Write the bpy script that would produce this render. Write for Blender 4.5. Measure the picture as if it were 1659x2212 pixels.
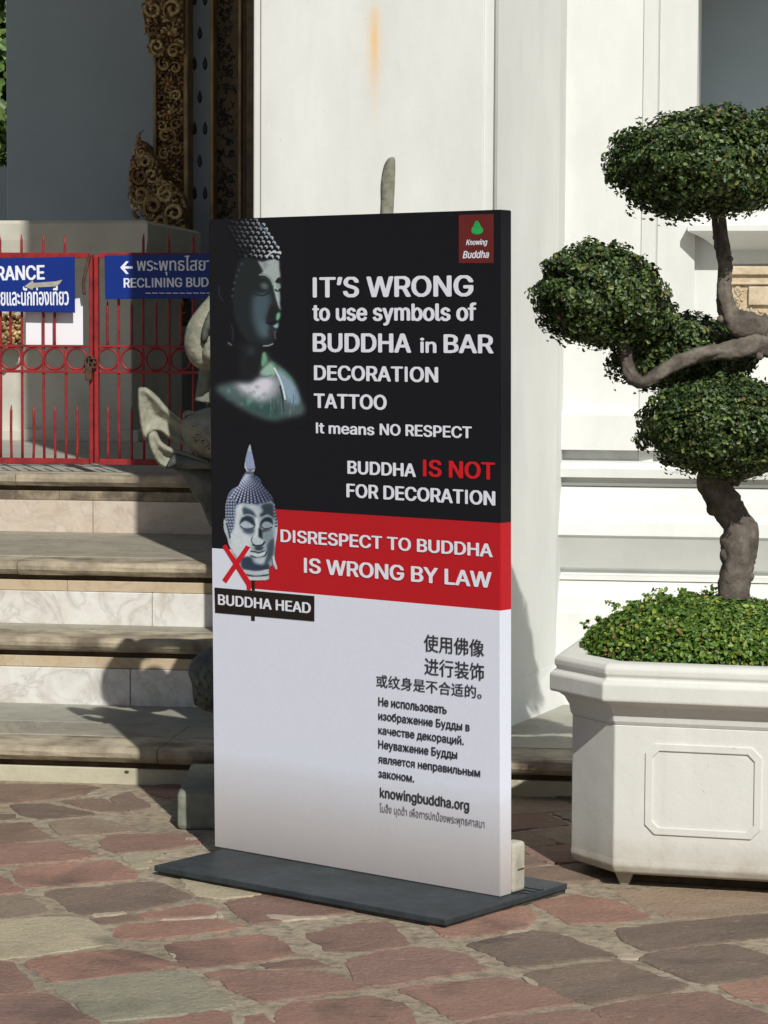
import bpy, bmesh, math, random, os
import numpy as np
from mathutils import Vector, Matrix

random.seed(7); rng = np.random.default_rng(7)
S = bpy.context.scene
C = S.collection
for o in list(bpy.data.objects): bpy.data.objects.remove(o)

# ------------------------------------------------------------------ camera
F, PITCH, ROLL, EYE = 5385.0, .0701, .0053, 1.6
cp, sp = math.cos(PITCH), math.sin(PITCH)
Wf = np.array([0, cp, -sp]); Uf = np.array([0, sp, cp]); Xf = np.array([1., 0, 0])
R2 = math.cos(ROLL)*Xf + math.sin(ROLL)*Uf
U2 = -math.sin(ROLL)*Xf + math.cos(ROLL)*Uf
cam = bpy.data.cameras.new('camera'); camo = bpy.data.objects.new('camera', cam); C.objects.link(camo)
cam.sensor_fit = 'VERTICAL'; cam.sensor_height = 24; cam.lens = 24*F/2212
cam.clip_start = .1; cam.clip_end = 500
camo.matrix_world = Matrix(((R2[0], U2[0], -Wf[0], 0), (R2[1], U2[1], -Wf[1], 0), (R2[2], U2[2], -Wf[2], EYE), (0, 0, 0, 1)))
S.camera = camo
# ------------------------------------------------------------------ light
SUN_AZ, SUN_EL = math.radians(15.9), math.radians(39)     # azimuth right of straight behind the camera
w = bpy.data.worlds.new('World'); S.world = w; w.use_nodes = True
nt = w.node_tree; bg = nt.nodes['Background']
sky = nt.nodes.new('ShaderNodeTexSky'); sky.sky_type = 'NISHITA'; sky.sun_disc = False
sky.sun_elevation = SUN_EL; sky.sun_rotation = math.pi - SUN_AZ
sky.air_density = 1.0; sky.dust_density = 1.2
nt.links.new(sky.outputs[0], bg.inputs[0]); bg.inputs[1].default_value = .05
sl = bpy.data.lights.new('sun', 'SUN'); sl.energy = 4.15; sl.angle = math.radians(.55); sl.color = (1, .975, .905)
so = bpy.data.objects.new('sun', sl); C.objects.link(so)
TRAV = np.array([-math.sin(SUN_AZ)*math.cos(SUN_EL), math.cos(SUN_AZ)*math.cos(SUN_EL), -math.sin(SUN_EL)])
so.rotation_euler = Vector(TRAV).to_track_quat('-Z', 'Y').to_euler(); so.location = (3, -5, 12)
S.view_settings.view_transform = 'Standard'; S.view_settings.look = 'None'
S.cycles.diffuse_bounces = 3
S.view_settings.gamma = 1; S.view_settings.exposure = -.06

# ------------------------------------------------------------------ survey: sight lines of the photograph to places in the world
CAMP = np.array([0, 0, EYE])
def ray(x, y): return Wf + (x-829.5)/F*R2 - (y-1106)/F*U2
def onz(x, y, z=0.): d = ray(x, y); return CAMP + d*(z-EYE)/d[2]
def ony(x, y, D): d = ray(x, y); return CAMP + d*D/d[1]
def onp(x, y, p, n): d = ray(x, y); n = np.array(n); return CAMP + d*((np.array(p)-CAMP)@n)/(d@n)
def prj(P):
    d = np.asarray(P) - CAMP; k = d@Wf
    return 829.5 + F*(d@R2)/k, 1106 - F*(d@U2)/k
def crop(ox, oy, s): return lambda x, y: ((ox+x/s)/1.4756, (oy+y/s)/1.4756)
c1 = crop(0, 0, 1.9518); c2 = crop(0, 650, 2.0738); c3 = crop(0, 1400, 1.7013); c4 = crop(640, 640, 1.5952)
c5 = crop(640, 1600, 1.5952); c6 = crop(640, 2000, 1.5952); c7 = crop(1560, 250, 1.8683); c8 = crop(1560, 1150, 1.2640)
k4 = crop(0, 2400, 1.3554); k5 = crop(1224, 2600, 1.3554); cA = crop(550, 900, 2.7655)

# ------------------------------------------------------------------ helpers
def lin(r, g, b):
    return tuple(((c/255)/12.92 if c/255 <= .04045 else ((c/255+.055)/1.055)**2.4) for c in (r, g, b))
def tag(o, label=None, cat=None, group=None, kind=None):
    if label: o['label'] = label
    if cat: o['category'] = cat
    if group: o['group'] = group
    if kind: o['kind'] = kind
    return o
def empty(name, loc=(0, 0, 0), rz=0., parent=None):
    o = bpy.data.objects.new(name, None); C.objects.link(o); o.location = loc; o.rotation_euler = (0, 0, rz)
    o.empty_display_size = .1
    if parent: o.parent = parent
    return o
def mesh_obj(name, verts, faces, m, parent=None, smooth=False):
    me = bpy.data.meshes.new(name); me.from_pydata([tuple(map(float, v)) for v in verts], [], faces)
    if m: me.materials.append(m)
    if smooth: me.polygons.foreach_set('use_smooth', [True]*len(me.polygons))
    me.update()
    o = bpy.data.objects.new(name, me); C.objects.link(o)
    if parent: o.parent = parent
    return o
def bm_obj(name, bm, m, parent=None, smooth=False):
    bmesh.ops.recalc_face_normals(bm, faces=bm.faces)
    me = bpy.data.meshes.new(name); bm.to_mesh(me); bm.free()
    for q in (m if isinstance(m, list) else [m]): me.materials.append(q)
    if smooth: me.polygons.foreach_set('use_smooth', [True]*len(me.polygons))
    o = bpy.data.objects.new(name, me); C.objects.link(o)
    if parent: o.parent = parent
    return o
def add_box(bm, x0, x1, y0, y1, z0, z1, bev=0., seg=2):
    r = bmesh.ops.create_cube(bm, size=1); vs = r['verts']
    for v in vs: v.co = Vector((x0+(v.co.x+.5)*(x1-x0), y0+(v.co.y+.5)*(y1-y0), z0+(v.co.z+.5)*(z1-z0)))
    if bev > 0:
        es = list({e for v in vs for e in v.link_edges})
        bmesh.ops.bevel(bm, geom=es, offset=bev, segments=seg, affect='EDGES', profile=.5)
def box(name, x0, x1, y0, y1, z0, z1, m, parent=None, bev=.004, seg=2):
    bm = bmesh.new(); add_box(bm, x0, x1, y0, y1, z0, z1, bev, seg); return bm_obj(name, bm, m, parent)
def prism(bm, pts, z0, z1, bev=0., taper=None):
    """vertical prism from xy polygon; taper = polygon of the top"""
    t = taper or pts
    a = [bm.verts.new((p[0], p[1], z0)) for p in pts]; b = [bm.verts.new((p[0], p[1], z1)) for p in t]
    n = len(pts); fs = [bm.faces.new(a[::-1]), bm.faces.new(b)]
    for i in range(n): fs.append(bm.faces.new((a[i], a[(i+1) % n], b[(i+1) % n], b[i])))
    if bev:
        es = list({e for f in fs for e in f.edges})
        bmesh.ops.bevel(bm, geom=es, offset=bev, segments=2, affect='EDGES', profile=.5)
def extrude_profile(name, prof, s0, s1, m, parent=None, n=1, jitter=0., smooth=False):
    """prof: list of (y,z), closed outline, extruded along x from s0 to s1"""
    bm = bmesh.new(); rings = []
    for k in range(n+1):
        s = s0+(s1-s0)*k/n
        rings.append([bm.verts.new((s, p[0]+random.uniform(-jitter, jitter), p[1]+random.uniform(-jitter, jitter))) for p in prof])
    L = len(prof)
    for k in range(n):
        for i in range(L): bm.faces.new((rings[k][i], rings[k][(i+1) % L], rings[k+1][(i+1) % L], rings[k+1][i]))
    bm.faces.new(rings[0][::-1]); bm.faces.new(rings[-1])
    return bm_obj(name, bm, m, parent, smooth)
def tube_geom(pts, rad, seg=8, cap=True):
    pts = [np.array(p, float) for p in pts]; n = len(pts)
    rad = [rad]*n if np.isscalar(rad) else rad
    V = []; Fc = []; up = None
    for i, p in enumerate(pts):
        t = (pts[min(i+1, n-1)]-pts[max(i-1, 0)]); t = t/(np.linalg.norm(t)+1e-9)
        if up is None: up = np.array([0, 0, 1.]) if abs(t[2]) < .9 else np.array([1., 0, 0])
        a = np.cross(t, up); a /= np.linalg.norm(a)+1e-9; b = np.cross(a, t); up = b
        for k in range(seg):
            an = 2*math.pi*k/seg; V.append(p+rad[i]*(math.cos(an)*a+math.sin(an)*b))
    for i in range(n-1):
        for k in range(seg): Fc.append((i*seg+k, i*seg+(k+1) % seg, (i+1)*seg+(k+1) % seg, (i+1)*seg+k))
    if cap: Fc.append(tuple(range(seg))[::-1]); Fc.append(tuple(range((n-1)*seg, n*seg)))
    return V, Fc
def tube(name, pts, rad, m, parent=None, seg=8):
    V, Fc = tube_geom(pts, rad, seg); return mesh_obj(name, V, Fc, m, parent, True)
def smooth_line(pts, n=6):
    P = [np.array(p, float) for p in pts]; out = []
    for i in range(len(P)-1):
        p0, p1, p2, p3 = P[max(i-1, 0)], P[i], P[i+1], P[min(i+2, len(P)-1)]
        for k in range(n):
            t = k/n
            out.append(.5*((2*p1)+(-p0+p2)*t+(2*p0-5*p1+4*p2-p3)*t*t+(-p0+3*p1-3*p2+p3)*t**3))
    out.append(P[-1]); return out
def smooth_closed(pts, n=5):
    P = [np.array(p, float) for p in pts]; L = len(P); out = []
    for i in range(L):
        p0, p1, p2, p3 = P[(i-1) % L], P[i], P[(i+1) % L], P[(i+2) % L]
        for k in range(n):
            t = k/n
            out.append(.5*((2*p1)+(-p0+p2)*t+(2*p0-5*p1+4*p2-p3)*t*t+(-p0+3*p1-3*p2+p3)*t**3))
    return out
class MB:
    def __init__(s): s.v = []; s.f = []
    def add(s, V, Fc):
        b = len(s.v); s.v += [tuple(map(float, p)) for p in V]; s.f += [tuple(b+i for i in f) for f in Fc]
    def build(s, name, m, parent=None, smooth=False): return mesh_obj(name, s.v, s.f, m, parent, smooth)
def blob_geom(c, r, seg=8, rings=5, jit=0.):
    V = [(c[0], c[1], c[2]+r[2])]; Fc = []
    for i in range(1, rings):
        ph = math.pi*i/rings
        for k in range(seg):
            th = 2*math.pi*k/seg; q = 1+random.uniform(-jit, jit)
            V.append((c[0]+q*r[0]*math.sin(ph)*math.cos(th), c[1]+q*r[1]*math.sin(ph)*math.sin(th), c[2]+q*r[2]*math.cos(ph)))
    V.append((c[0], c[1], c[2]-r[2]))
    for k in range(seg): Fc.append((0, 1+k, 1+(k+1) % seg))
    for i in range(rings-2):
        for k in range(seg): Fc.append((1+i*seg+k, 1+(i+1)*seg+k, 1+(i+1)*seg+(k+1) % seg, 1+i*seg+(k+1) % seg))
    L = len(V)-1
    for k in range(seg): Fc.append((L, 1+(rings-2)*seg+(k+1) % seg, 1+(rings-2)*seg+k))
    return V, Fc

# ------------------------------------------------------------------ materials
def new_mat(name):
    m = bpy.data.materials.new(name); m.use_nodes = True; t = m.node_tree
    return m, t, t.nodes['Principled BSDF']
def ramp(t, src, stops, interp='LINEAR'):
    r = t.nodes.new('ShaderNodeValToRGB'); e = r.color_ramp.elements; r.color_ramp.interpolation = interp
    while len(e) < len(stops): e.new(.5)
    for i, (p, c) in enumerate(stops): e[i].position = p; e[i].color = (*c, 1) if not np.isscalar(c) else (c, c, c, 1)
    t.links.new(src, r.inputs[0]); return r.outputs[0]
def noise(t, vec, scale, detail=4, rough=.55, dist=0.):
    n = t.nodes.new('ShaderNodeTexNoise'); n.inputs['Scale'].default_value = scale; n.inputs['Detail'].default_value = detail
    n.inputs['Roughness'].default_value = rough; n.inputs['Distortion'].default_value = dist
    if vec is not None: t.links.new(vec, n.inputs['Vector'])
    return n.outputs['Fac']
def coord(t, which='Object', scale=None):
    c = t.nodes.new('ShaderNodeTexCoord').outputs[which]
    if scale:
        mp = t.nodes.new('ShaderNodeMapping'); mp.inputs['Scale'].default_value = scale; t.links.new(c, mp.inputs['Vector']); c = mp.outputs[0]
    return c
def mix(t, fac, a, b, mode='MIX'):
    m = t.nodes.new('ShaderNodeMix'); m.data_type = 'RGBA'; m.blend_type = mode
    for inp, v in ((0, fac), (6, a), (7, b)):
        if hasattr(v, 'is_linked') or hasattr(v, 'links'): t.links.new(v, m.inputs[inp])
        elif np.isscalar(v): m.inputs[inp].default_value = v
        else: m.inputs[inp].default_value = (*v, 1)
    return m.outputs[2]
def mth(t, op, a, b=None, clamp=False):
    m = t.nodes.new('ShaderNodeMath'); m.operation = op; m.use_clamp = clamp
    for i, v in enumerate((a, b)):
        if v is None: continue
        if np.isscalar(v): m.inputs[i].default_value = v
        else: t.links.new(v, m.inputs[i])
    return m.outputs[0]
def bump(t, bs, h, strength, dist=.01):
    b = t.nodes.new('ShaderNodeBump'); b.inputs['Strength'].default_value = strength; b.inputs['Distance'].default_value = dist
    t.links.new(h, b.inputs['Height']); t.links.new(b.outputs[0], bs.inputs['Normal'])
def simple(name, c1, c2=None, scale=8, rough=.7, bs=None, bd=.002, detail=6, lo=.35, hi=.65, metal=0., fine=None):
    m, t, b = new_mat(name); v = coord(t); c2 = c2 or tuple(x*.85 for x in c1)
    col = ramp(t, noise(t, v, scale, detail, .6), [(lo, c1), (hi, c2)])
    if fine:
        col = mix(t, fine[1], col, ramp(t, noise(t, v, fine[0], 3), [(.3, .35), (.7, 1.)]), 'MULTIPLY')
    t.links.new(col, b.inputs['Base Color']); b.inputs['Roughness'].default_value = rough; b.inputs['Metallic'].default_value = metal
    b.inputs['Specular IOR Level'].default_value = .3
    if bs: bump(t, b, noise(t, v, bs, 5, .7), .6, bd)
    return m
def plaster(name, base=(.73, .745, .72), grime=(.60, .585, .53), streak=True, bd=.0025):
    m, t, b = new_mat(name); v = coord(t)
    g = noise(t, coord(t, 'Object', (1.2, 1.2, .5)), 2.2, 7, .65)
    col = ramp(t, g, [(.36, tuple(x*.89 for x in base)), (.62, base)])
    if streak:
        sfac = noise(t, coord(t, 'Object', (14, 14, .7)), 1., 5, .6)
        col = mix(t, ramp(t, sfac, [(.60, 0.), (.82, .26)]), col, grime)
    sp_ = noise(t, v, 60, 3, .6)
    col = mix(t, ramp(t, sp_, [(.70, 0.), (.76, .35)]), col, tuple(x*.6 for x in grime))
    t.links.new(col, b.inputs['Base Color']); b.inputs['Roughness'].default_value = .75; b.inputs['Specular IOR Level'].default_value = .25
    h = mth(t, 'ADD', noise(t, v, 9, 6, .6), mth(t, 'MULTIPLY', noise(t, v, 120, 4, .6), .25))
    bump(t, b, h, .5, bd); return m, t, b, col
M = {}
M['plaster'] = plaster('white_plaster')[0]
def planter_paint():
    m, t, b, col = plaster('planter_paint', (.715, .72, .675), (.42, .37, .30), True, .004)
    sx = t.nodes.new('ShaderNodeSeparateXYZ'); t.links.new(coord(t), sx.inputs[0])
    low = ramp(t, mth(t, 'ADD', sx.outputs[2], mth(t, 'MULTIPLY', mth(t, 'SUBTRACT', noise(t, coord(t), 11, 6, .7), .5), .14)), [(.04, .85), (.085, .45), (.16, .12), (.26, 0.)])
    col = mix(t, low, col, (.33, .28, .215))
    chip = ramp(t, noise(t, coord(t), 24, 6, .75), [(.665, 0.), (.68, 1.)])
    zone = ramp(t, noise(t, coord(t), 3.1, 2), [(.50, 0.), (.62, 1.)])
    col = mix(t, mth(t, 'MULTIPLY', mth(t, 'MULTIPLY', chip, zone), .8), col, (.30, .28, .25))
    t.links.new(col, b.inputs['Base Color']); return m
M['planter'] = planter_paint()
def pier_mat():
    m, t, b, col = plaster('pier_plaster')
    sx = t.nodes.new('ShaderNodeSeparateXYZ'); t.links.new(coord(t), sx.inputs[0])
    # rust run: a long tapering stain at s=RS, from the top down to z=2.2
    wob = mth(t, 'MULTIPLY', mth(t, 'SUBTRACT', noise(t, coord(t), 5, 3), .5), .012)
    dx = mth(t, 'ABSOLUTE', mth(t, 'SUBTRACT', mth(t, 'ADD', sx.outputs[0], wob), RUST[0]))
    core = ramp(t, mth(t, 'DIVIDE', dx, .048), [(0, 1.), (.18, .75), (.42, .30), (.75, .10), (1., 0.)], 'EASE')
    zz = mth(t, 'DIVIDE', mth(t, 'SUBTRACT', sx.outputs[2], RUST[1]), RUST[2]-RUST[1])
    vert = ramp(t, zz, [(0, 0.), (.3, .18), (.55, .7), (.72, 1.), (.93, .6), (1., .12)])
    fac = mth(t, 'MULTIPLY', core, vert, True)
    col2 = mix(t, mth(t, 'MULTIPLY', fac, .85), col, (.78, .48, .18))
    t.links.new(col2, b.inputs['Base Color']); return m

def marble(name, base, vein, tint, scale=1.6, vamt=.6, rough=.45):
    m, t, b = new_mat(name); v = coord(t)
    col = ramp(t, noise(t, v, scale*1.3, 7, .6, 1.2), [(.35, base), (.55, tuple((x+y)/2 for x, y in zip(base, tint))), (.7, tint)])
    n1 = noise(t, v, scale, 8, .55, 1.6)
    vn = mth(t, 'ABSOLUTE', mth(t, 'SUBTRACT', n1, .5))
    col = mix(t, mth(t, 'MULTIPLY', ramp(t, vn, [(0, 1.), (.012, .5), (.05, 0.)]), vamt), col, vein)
    n2 = noise(t, v, 22, 5, .7)
    col = mix(t, ramp(t, n2, [(.55, 0.), (.78, .5)]), col, tuple(x*.6 for x in tint))
    t.links.new(col, b.inputs['Base Color']); b.inputs['Roughness'].default_value = rough
    bump(t, b, noise(t, v, 40, 5, .7), .35, .002); return m
M['marble_white'] = marble('white_marble', (.72, .72, .69), (.36, .31, .29), (.56, .51, .455), 3.8, .45)
M['marble_pink'] = marble('pink_marble', (.60, .535, .455), (.36, .28, .23), (.50, .385, .295), 4.2, .4)
M['band_dark'] = simple('stained_band', (.13, .10, .075), (.36, .30, .21), 9, .85, 40, .006, 8, .42, .66)
M['band'] = marble('buff_stone', (.52, .43, .31), (.30, .20, .12), (.46, .34, .21), 3.5, .35, .7)
M['tread'] = marble('tread_stone', (.37, .345, .275), (.18, .155, .125), (.25, .23, .185), 2.6, .5, .65)
M['tread_grey'] = marble('grey_tread_stone', (.36, .35, .295), (.20, .19, .155), (.28, .27, .225), 2.6, .4, .65)
M['nosing'] = simple('nosing_stone', (.50, .43, .315), (.16, .13, .095), 6, .8, 40, .006, 8, .36, .66)
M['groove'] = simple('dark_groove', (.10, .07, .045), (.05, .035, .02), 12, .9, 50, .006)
M['riser_cream'] = simple('cream_stone', (.55, .52, .40), (.40, .37, .27), 3.5, .7, 50, .003, 8)
M['floor'] = simple('porch_floor', (.42, .41, .37), (.34, .33, .29), 2.5, .6, 60, .002)
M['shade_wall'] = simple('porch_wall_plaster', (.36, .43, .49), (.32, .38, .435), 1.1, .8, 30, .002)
M['pedestal'] = simple('pedestal_stone', (.60, .575, .50), (.48, .455, .39), 2.5, .75, 30, .003)
M['ped_dark'] = simple('grey_pedestal', (.40, .40, .39), (.32, .32, .31), 2.5, .75, 30, .003)
M['gilt'] = simple('old_gilding', (.34, .21, .10), (.10, .06, .035), 14, .55, 40, .004, 6, .35, .62, .15)
def gilt(name, stops, rough=.5):
    m, t, b = new_mat(name); g = t.nodes.new('ShaderNodeNewGeometry')
    col = ramp(t, g.outputs['Random Per Island'], stops); v = coord(t)
    col = mix(t, ramp(t, noise(t, v, 45, 4, .7), [(.48, 0.), (.66, .8)]), col, (.05, .03, .02))
    t.links.new(col, b.inputs['Base Color']); b.inputs['Roughness'].default_value = rough
    return m
M['gilt_carving'] = gilt('gilded_carving', [(0, (.16, .08, .04)), (.35, (.34, .20, .085)), (.7, (.52, .35, .15)), (.92, (.70, .54, .27)), (1, (.72, .64, .44))])
M['gilt_light'] = simple('gilded_edge', (.42, .29, .15), (.24, .16, .08), 6, .5, 40, .002, 5, .35, .65, .2)
M['fret'] = simple('brown_lacquer', (.20, .145, .09), (.12, .085, .055), 14, .6, 60, .004)
M['motif'] = simple('black_inlay', (.035, .037, .045), (.02, .022, .03), 20, .4)
M['red'] = simple('red_paint', (.34, .030, .032), (.20, .020, .022), 14, .42, 90, .0012, 6, .45, .7, fine=(60, .3))
M['rustbrown'] = simple('rusty_lock', (.13, .055, .035), (.05, .03, .022), 40, .7, 90, .002)
M['blue'] = simple('blue_enamel', (.006, .030, .235), (.006, .026, .20), 5, .35)
M['letter'] = simple('white_lettering', (.80, .83, .93), (.77, .80, .90), 30, .5)
M['letter_red'] = simple('red_lettering', (.62, .012, .020), (.58, .012, .02), 30, .5)
M['letter_dark'] = simple('dark_lettering', (.030, .032, .040), (.045, .045, .055), 60, .5)
M['letter_grey'] = simple('grey_lettering', (.12, .10, .12), (.16, .13, .14), 60, .5)
M['black_print'] = simple('black_print', (.020, .014, .010), (.014, .011, .009), 30, .5)
M['paper'] = simple('white_paper', (.84, .83, .90), (.82, .81, .88), 3, .7)
M['baseplate'] = simple('dark_steel_plate', (.050, .062, .070), (.030, .038, .042), 5, .5, 70, .0015, 7, .4, .7, fine=(25, .5))
M['plate_edge'] = simple('worn_plate_edge', (.10, .085, .07), (.03, .03, .03), 20, .7, 70, .003)
M['bracket'] = simple('cream_wood', (.52, .50, .42), (.36, .34, .28), 14, .8, 60, .005)
M['statue'] = simple('grey_green_stone', (.30, .31, .25), (.17, .185, .15), 5, .85, 28, .006, 8, .35, .68, fine=(35, .45))
M['statue_l'] = simple('pale_stone', (.44, .43, .34), (.17, .175, .135), 6, .85, 32, .010, 8, .35, .68, fine=(40, .4))
M['statue_d'] = simple('dark_stone', (.15, .165, .145), (.06, .07, .06), 8, .9, 28, .008, 8)  # darker version of the statue stone, for fold, hem, drapery and scroll
M['mortar'] = None
M['carved_sandstone'] = simple('carved_sandstone', (.74, .63, .46), (.56, .43, .28), 9, .8, 34, .012, 6, .38, .62, fine=(22, .4))

def leaf_mat(name, cols, rough=.42, trans=.12):
    m, t, b = new_mat(name)
    g = t.nodes.new('ShaderNodeNewGeometry')
    col = ramp(t, g.outputs['Random Per Island'], cols)
    t.links.new(col, b.inputs['Base Color']); b.inputs['Roughness'].default_value = rough
    b.inputs['Specular IOR Level'].default_value = .45
    tr = t.nodes.new('ShaderNodeBsdfTranslucent'); t.links.new(col, tr.inputs[0])
    mx = t.nodes.new('ShaderNodeMixShader'); mx.inputs[0].default_value = trans
    t.links.new(b.outputs[0], mx.inputs[1]); t.links.new(tr.outputs[0], mx.inputs[2])
    t.links.new(mx.outputs[0], t.nodes['Material Output'].inputs[0]); return m
M['leaf'] = leaf_mat('topiary_leaves', [(0, (.018, .038, .012)), (.35, (.040, .075, .022)), (.65, (.070, .112, .032)), (.88, (.12, .18, .042)), (.975, (.20, .25, .055)), (1, (.15, .07, .04))])
M['leaf_green'] = leaf_mat('mound_leaves', [(0, (.035, .08, .014)), (.35, (.075, .155, .022)), (.75, (.135, .235, .032)), (.93, (.27, .34, .05)), (1, (.25, .14, .05))])
M['leaf_tree'] = leaf_mat('tree_leaves', [(0, (.04, .09, .02)), (.6, (.10, .18, .04)), (1, (.20, .28, .08))])
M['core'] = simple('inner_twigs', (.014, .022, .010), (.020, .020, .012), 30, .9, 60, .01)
M['bark'] = simple('grey_bark', (.235, .205, .17), (.085, .07, .06), 14, .9, 45, .010, 8, .35, .65, fine=(70, .5))
M['twig'] = simple('pale_twig', (.30, .24, .18), None, 16, .9)

# ------------------------------------------------------------------ paving
def ground_mat():
    m, t, b = new_mat('pale_mortar'); v = coord(t)
    col = ramp(t, noise(t, v, 3.2, 8, .65), [(.30, (.27, .215, .155)), (.5, (.38, .31, .22)), (.72, (.47, .40, .30))])
    col = mix(t, ramp(t, noise(t, v, 26, 6, .7), [(.45, 0.), (.64, .8)]), col, (.15, .125, .095))
    t.links.new(col, b.inputs['Base Color']); b.inputs['Roughness'].default_value = .9
    bump(t, b, mth(t, 'ADD', noise(t, v, 45, 6, .7), noise(t, v, 7, 4, .6)), .8, .012); return m
M['mortar'] = ground_mat()
def stone_mat(name, a, bcol, stain=(.10, .08, .07), dirt=(.42, .36, .27)):
    m, t, b = new_mat(name); v = coord(t)
    col = ramp(t, noise(t, v, 4.5, 7, .62), [(.32, a), (.68, bcol)])
    oi = t.nodes.new('ShaderNodeObjectInfo')
    col = mix(t, 1., col, ramp(t, oi.outputs['Random'], [(0, (.78, .80, .80)), (.4, (.95, .97, 1.)), (.7, (1.08, 1.02, .98)), (1, (1.22, 1.16, 1.12))]), 'MULTIPLY')
    col = mix(t, ramp(t, noise(t, v, 2.1, 4, .5, .6), [(.56, 0.), (.70, .7)]), col, stain)
    col = mix(t, ramp(t, noise(t, coord(t, 'Object', (1, 2.5, 1)), 13, 7, .72), [(.585, 0.), (.68, .6)]), col, dirt)
    col = mix(t, .35, col, ramp(t, noise(t, v, 90, 3, .6), [(.3, .5), (.7, 1.15)]), 'MULTIPLY')
    t.links.new(col, b.inputs['Base Color']); b.inputs['Roughness'].default_value = .82; b.inputs['Specular IOR Level'].default_value = .25
    bump(t, b, mth(t, 'ADD', noise(t, v, 60, 6, .7), noise(t, v, 10, 4, .6)), .85, .012); return m
M['st_red'] = stone_mat('red_sandstone', (.37, .225, .175), (.28, .175, .138))
M['st_brown'] = stone_mat('brown_sandstone', (.285, .205, .155), (.20, .148, .115))
M['st_green'] = stone_mat('greenish_stone', (.47, .425, .305), (.37, .335, .245), (.12, .12, .09), (.44, .42, .33))
M['st_tan'] = stone_mat('tan_stone', (.35, .275, .205), (.27, .205, .15))
me = bpy.data.meshes.new('ground')
G0 = 60
ground = mesh_obj('ground', [(-G0, -G0, 0), (G0, -G0, 0), (G0, G0, 0), (-G0, G0, 0)], [(0, 1, 2, 3)], M['mortar'])
tag(ground, kind='structure')
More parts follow.
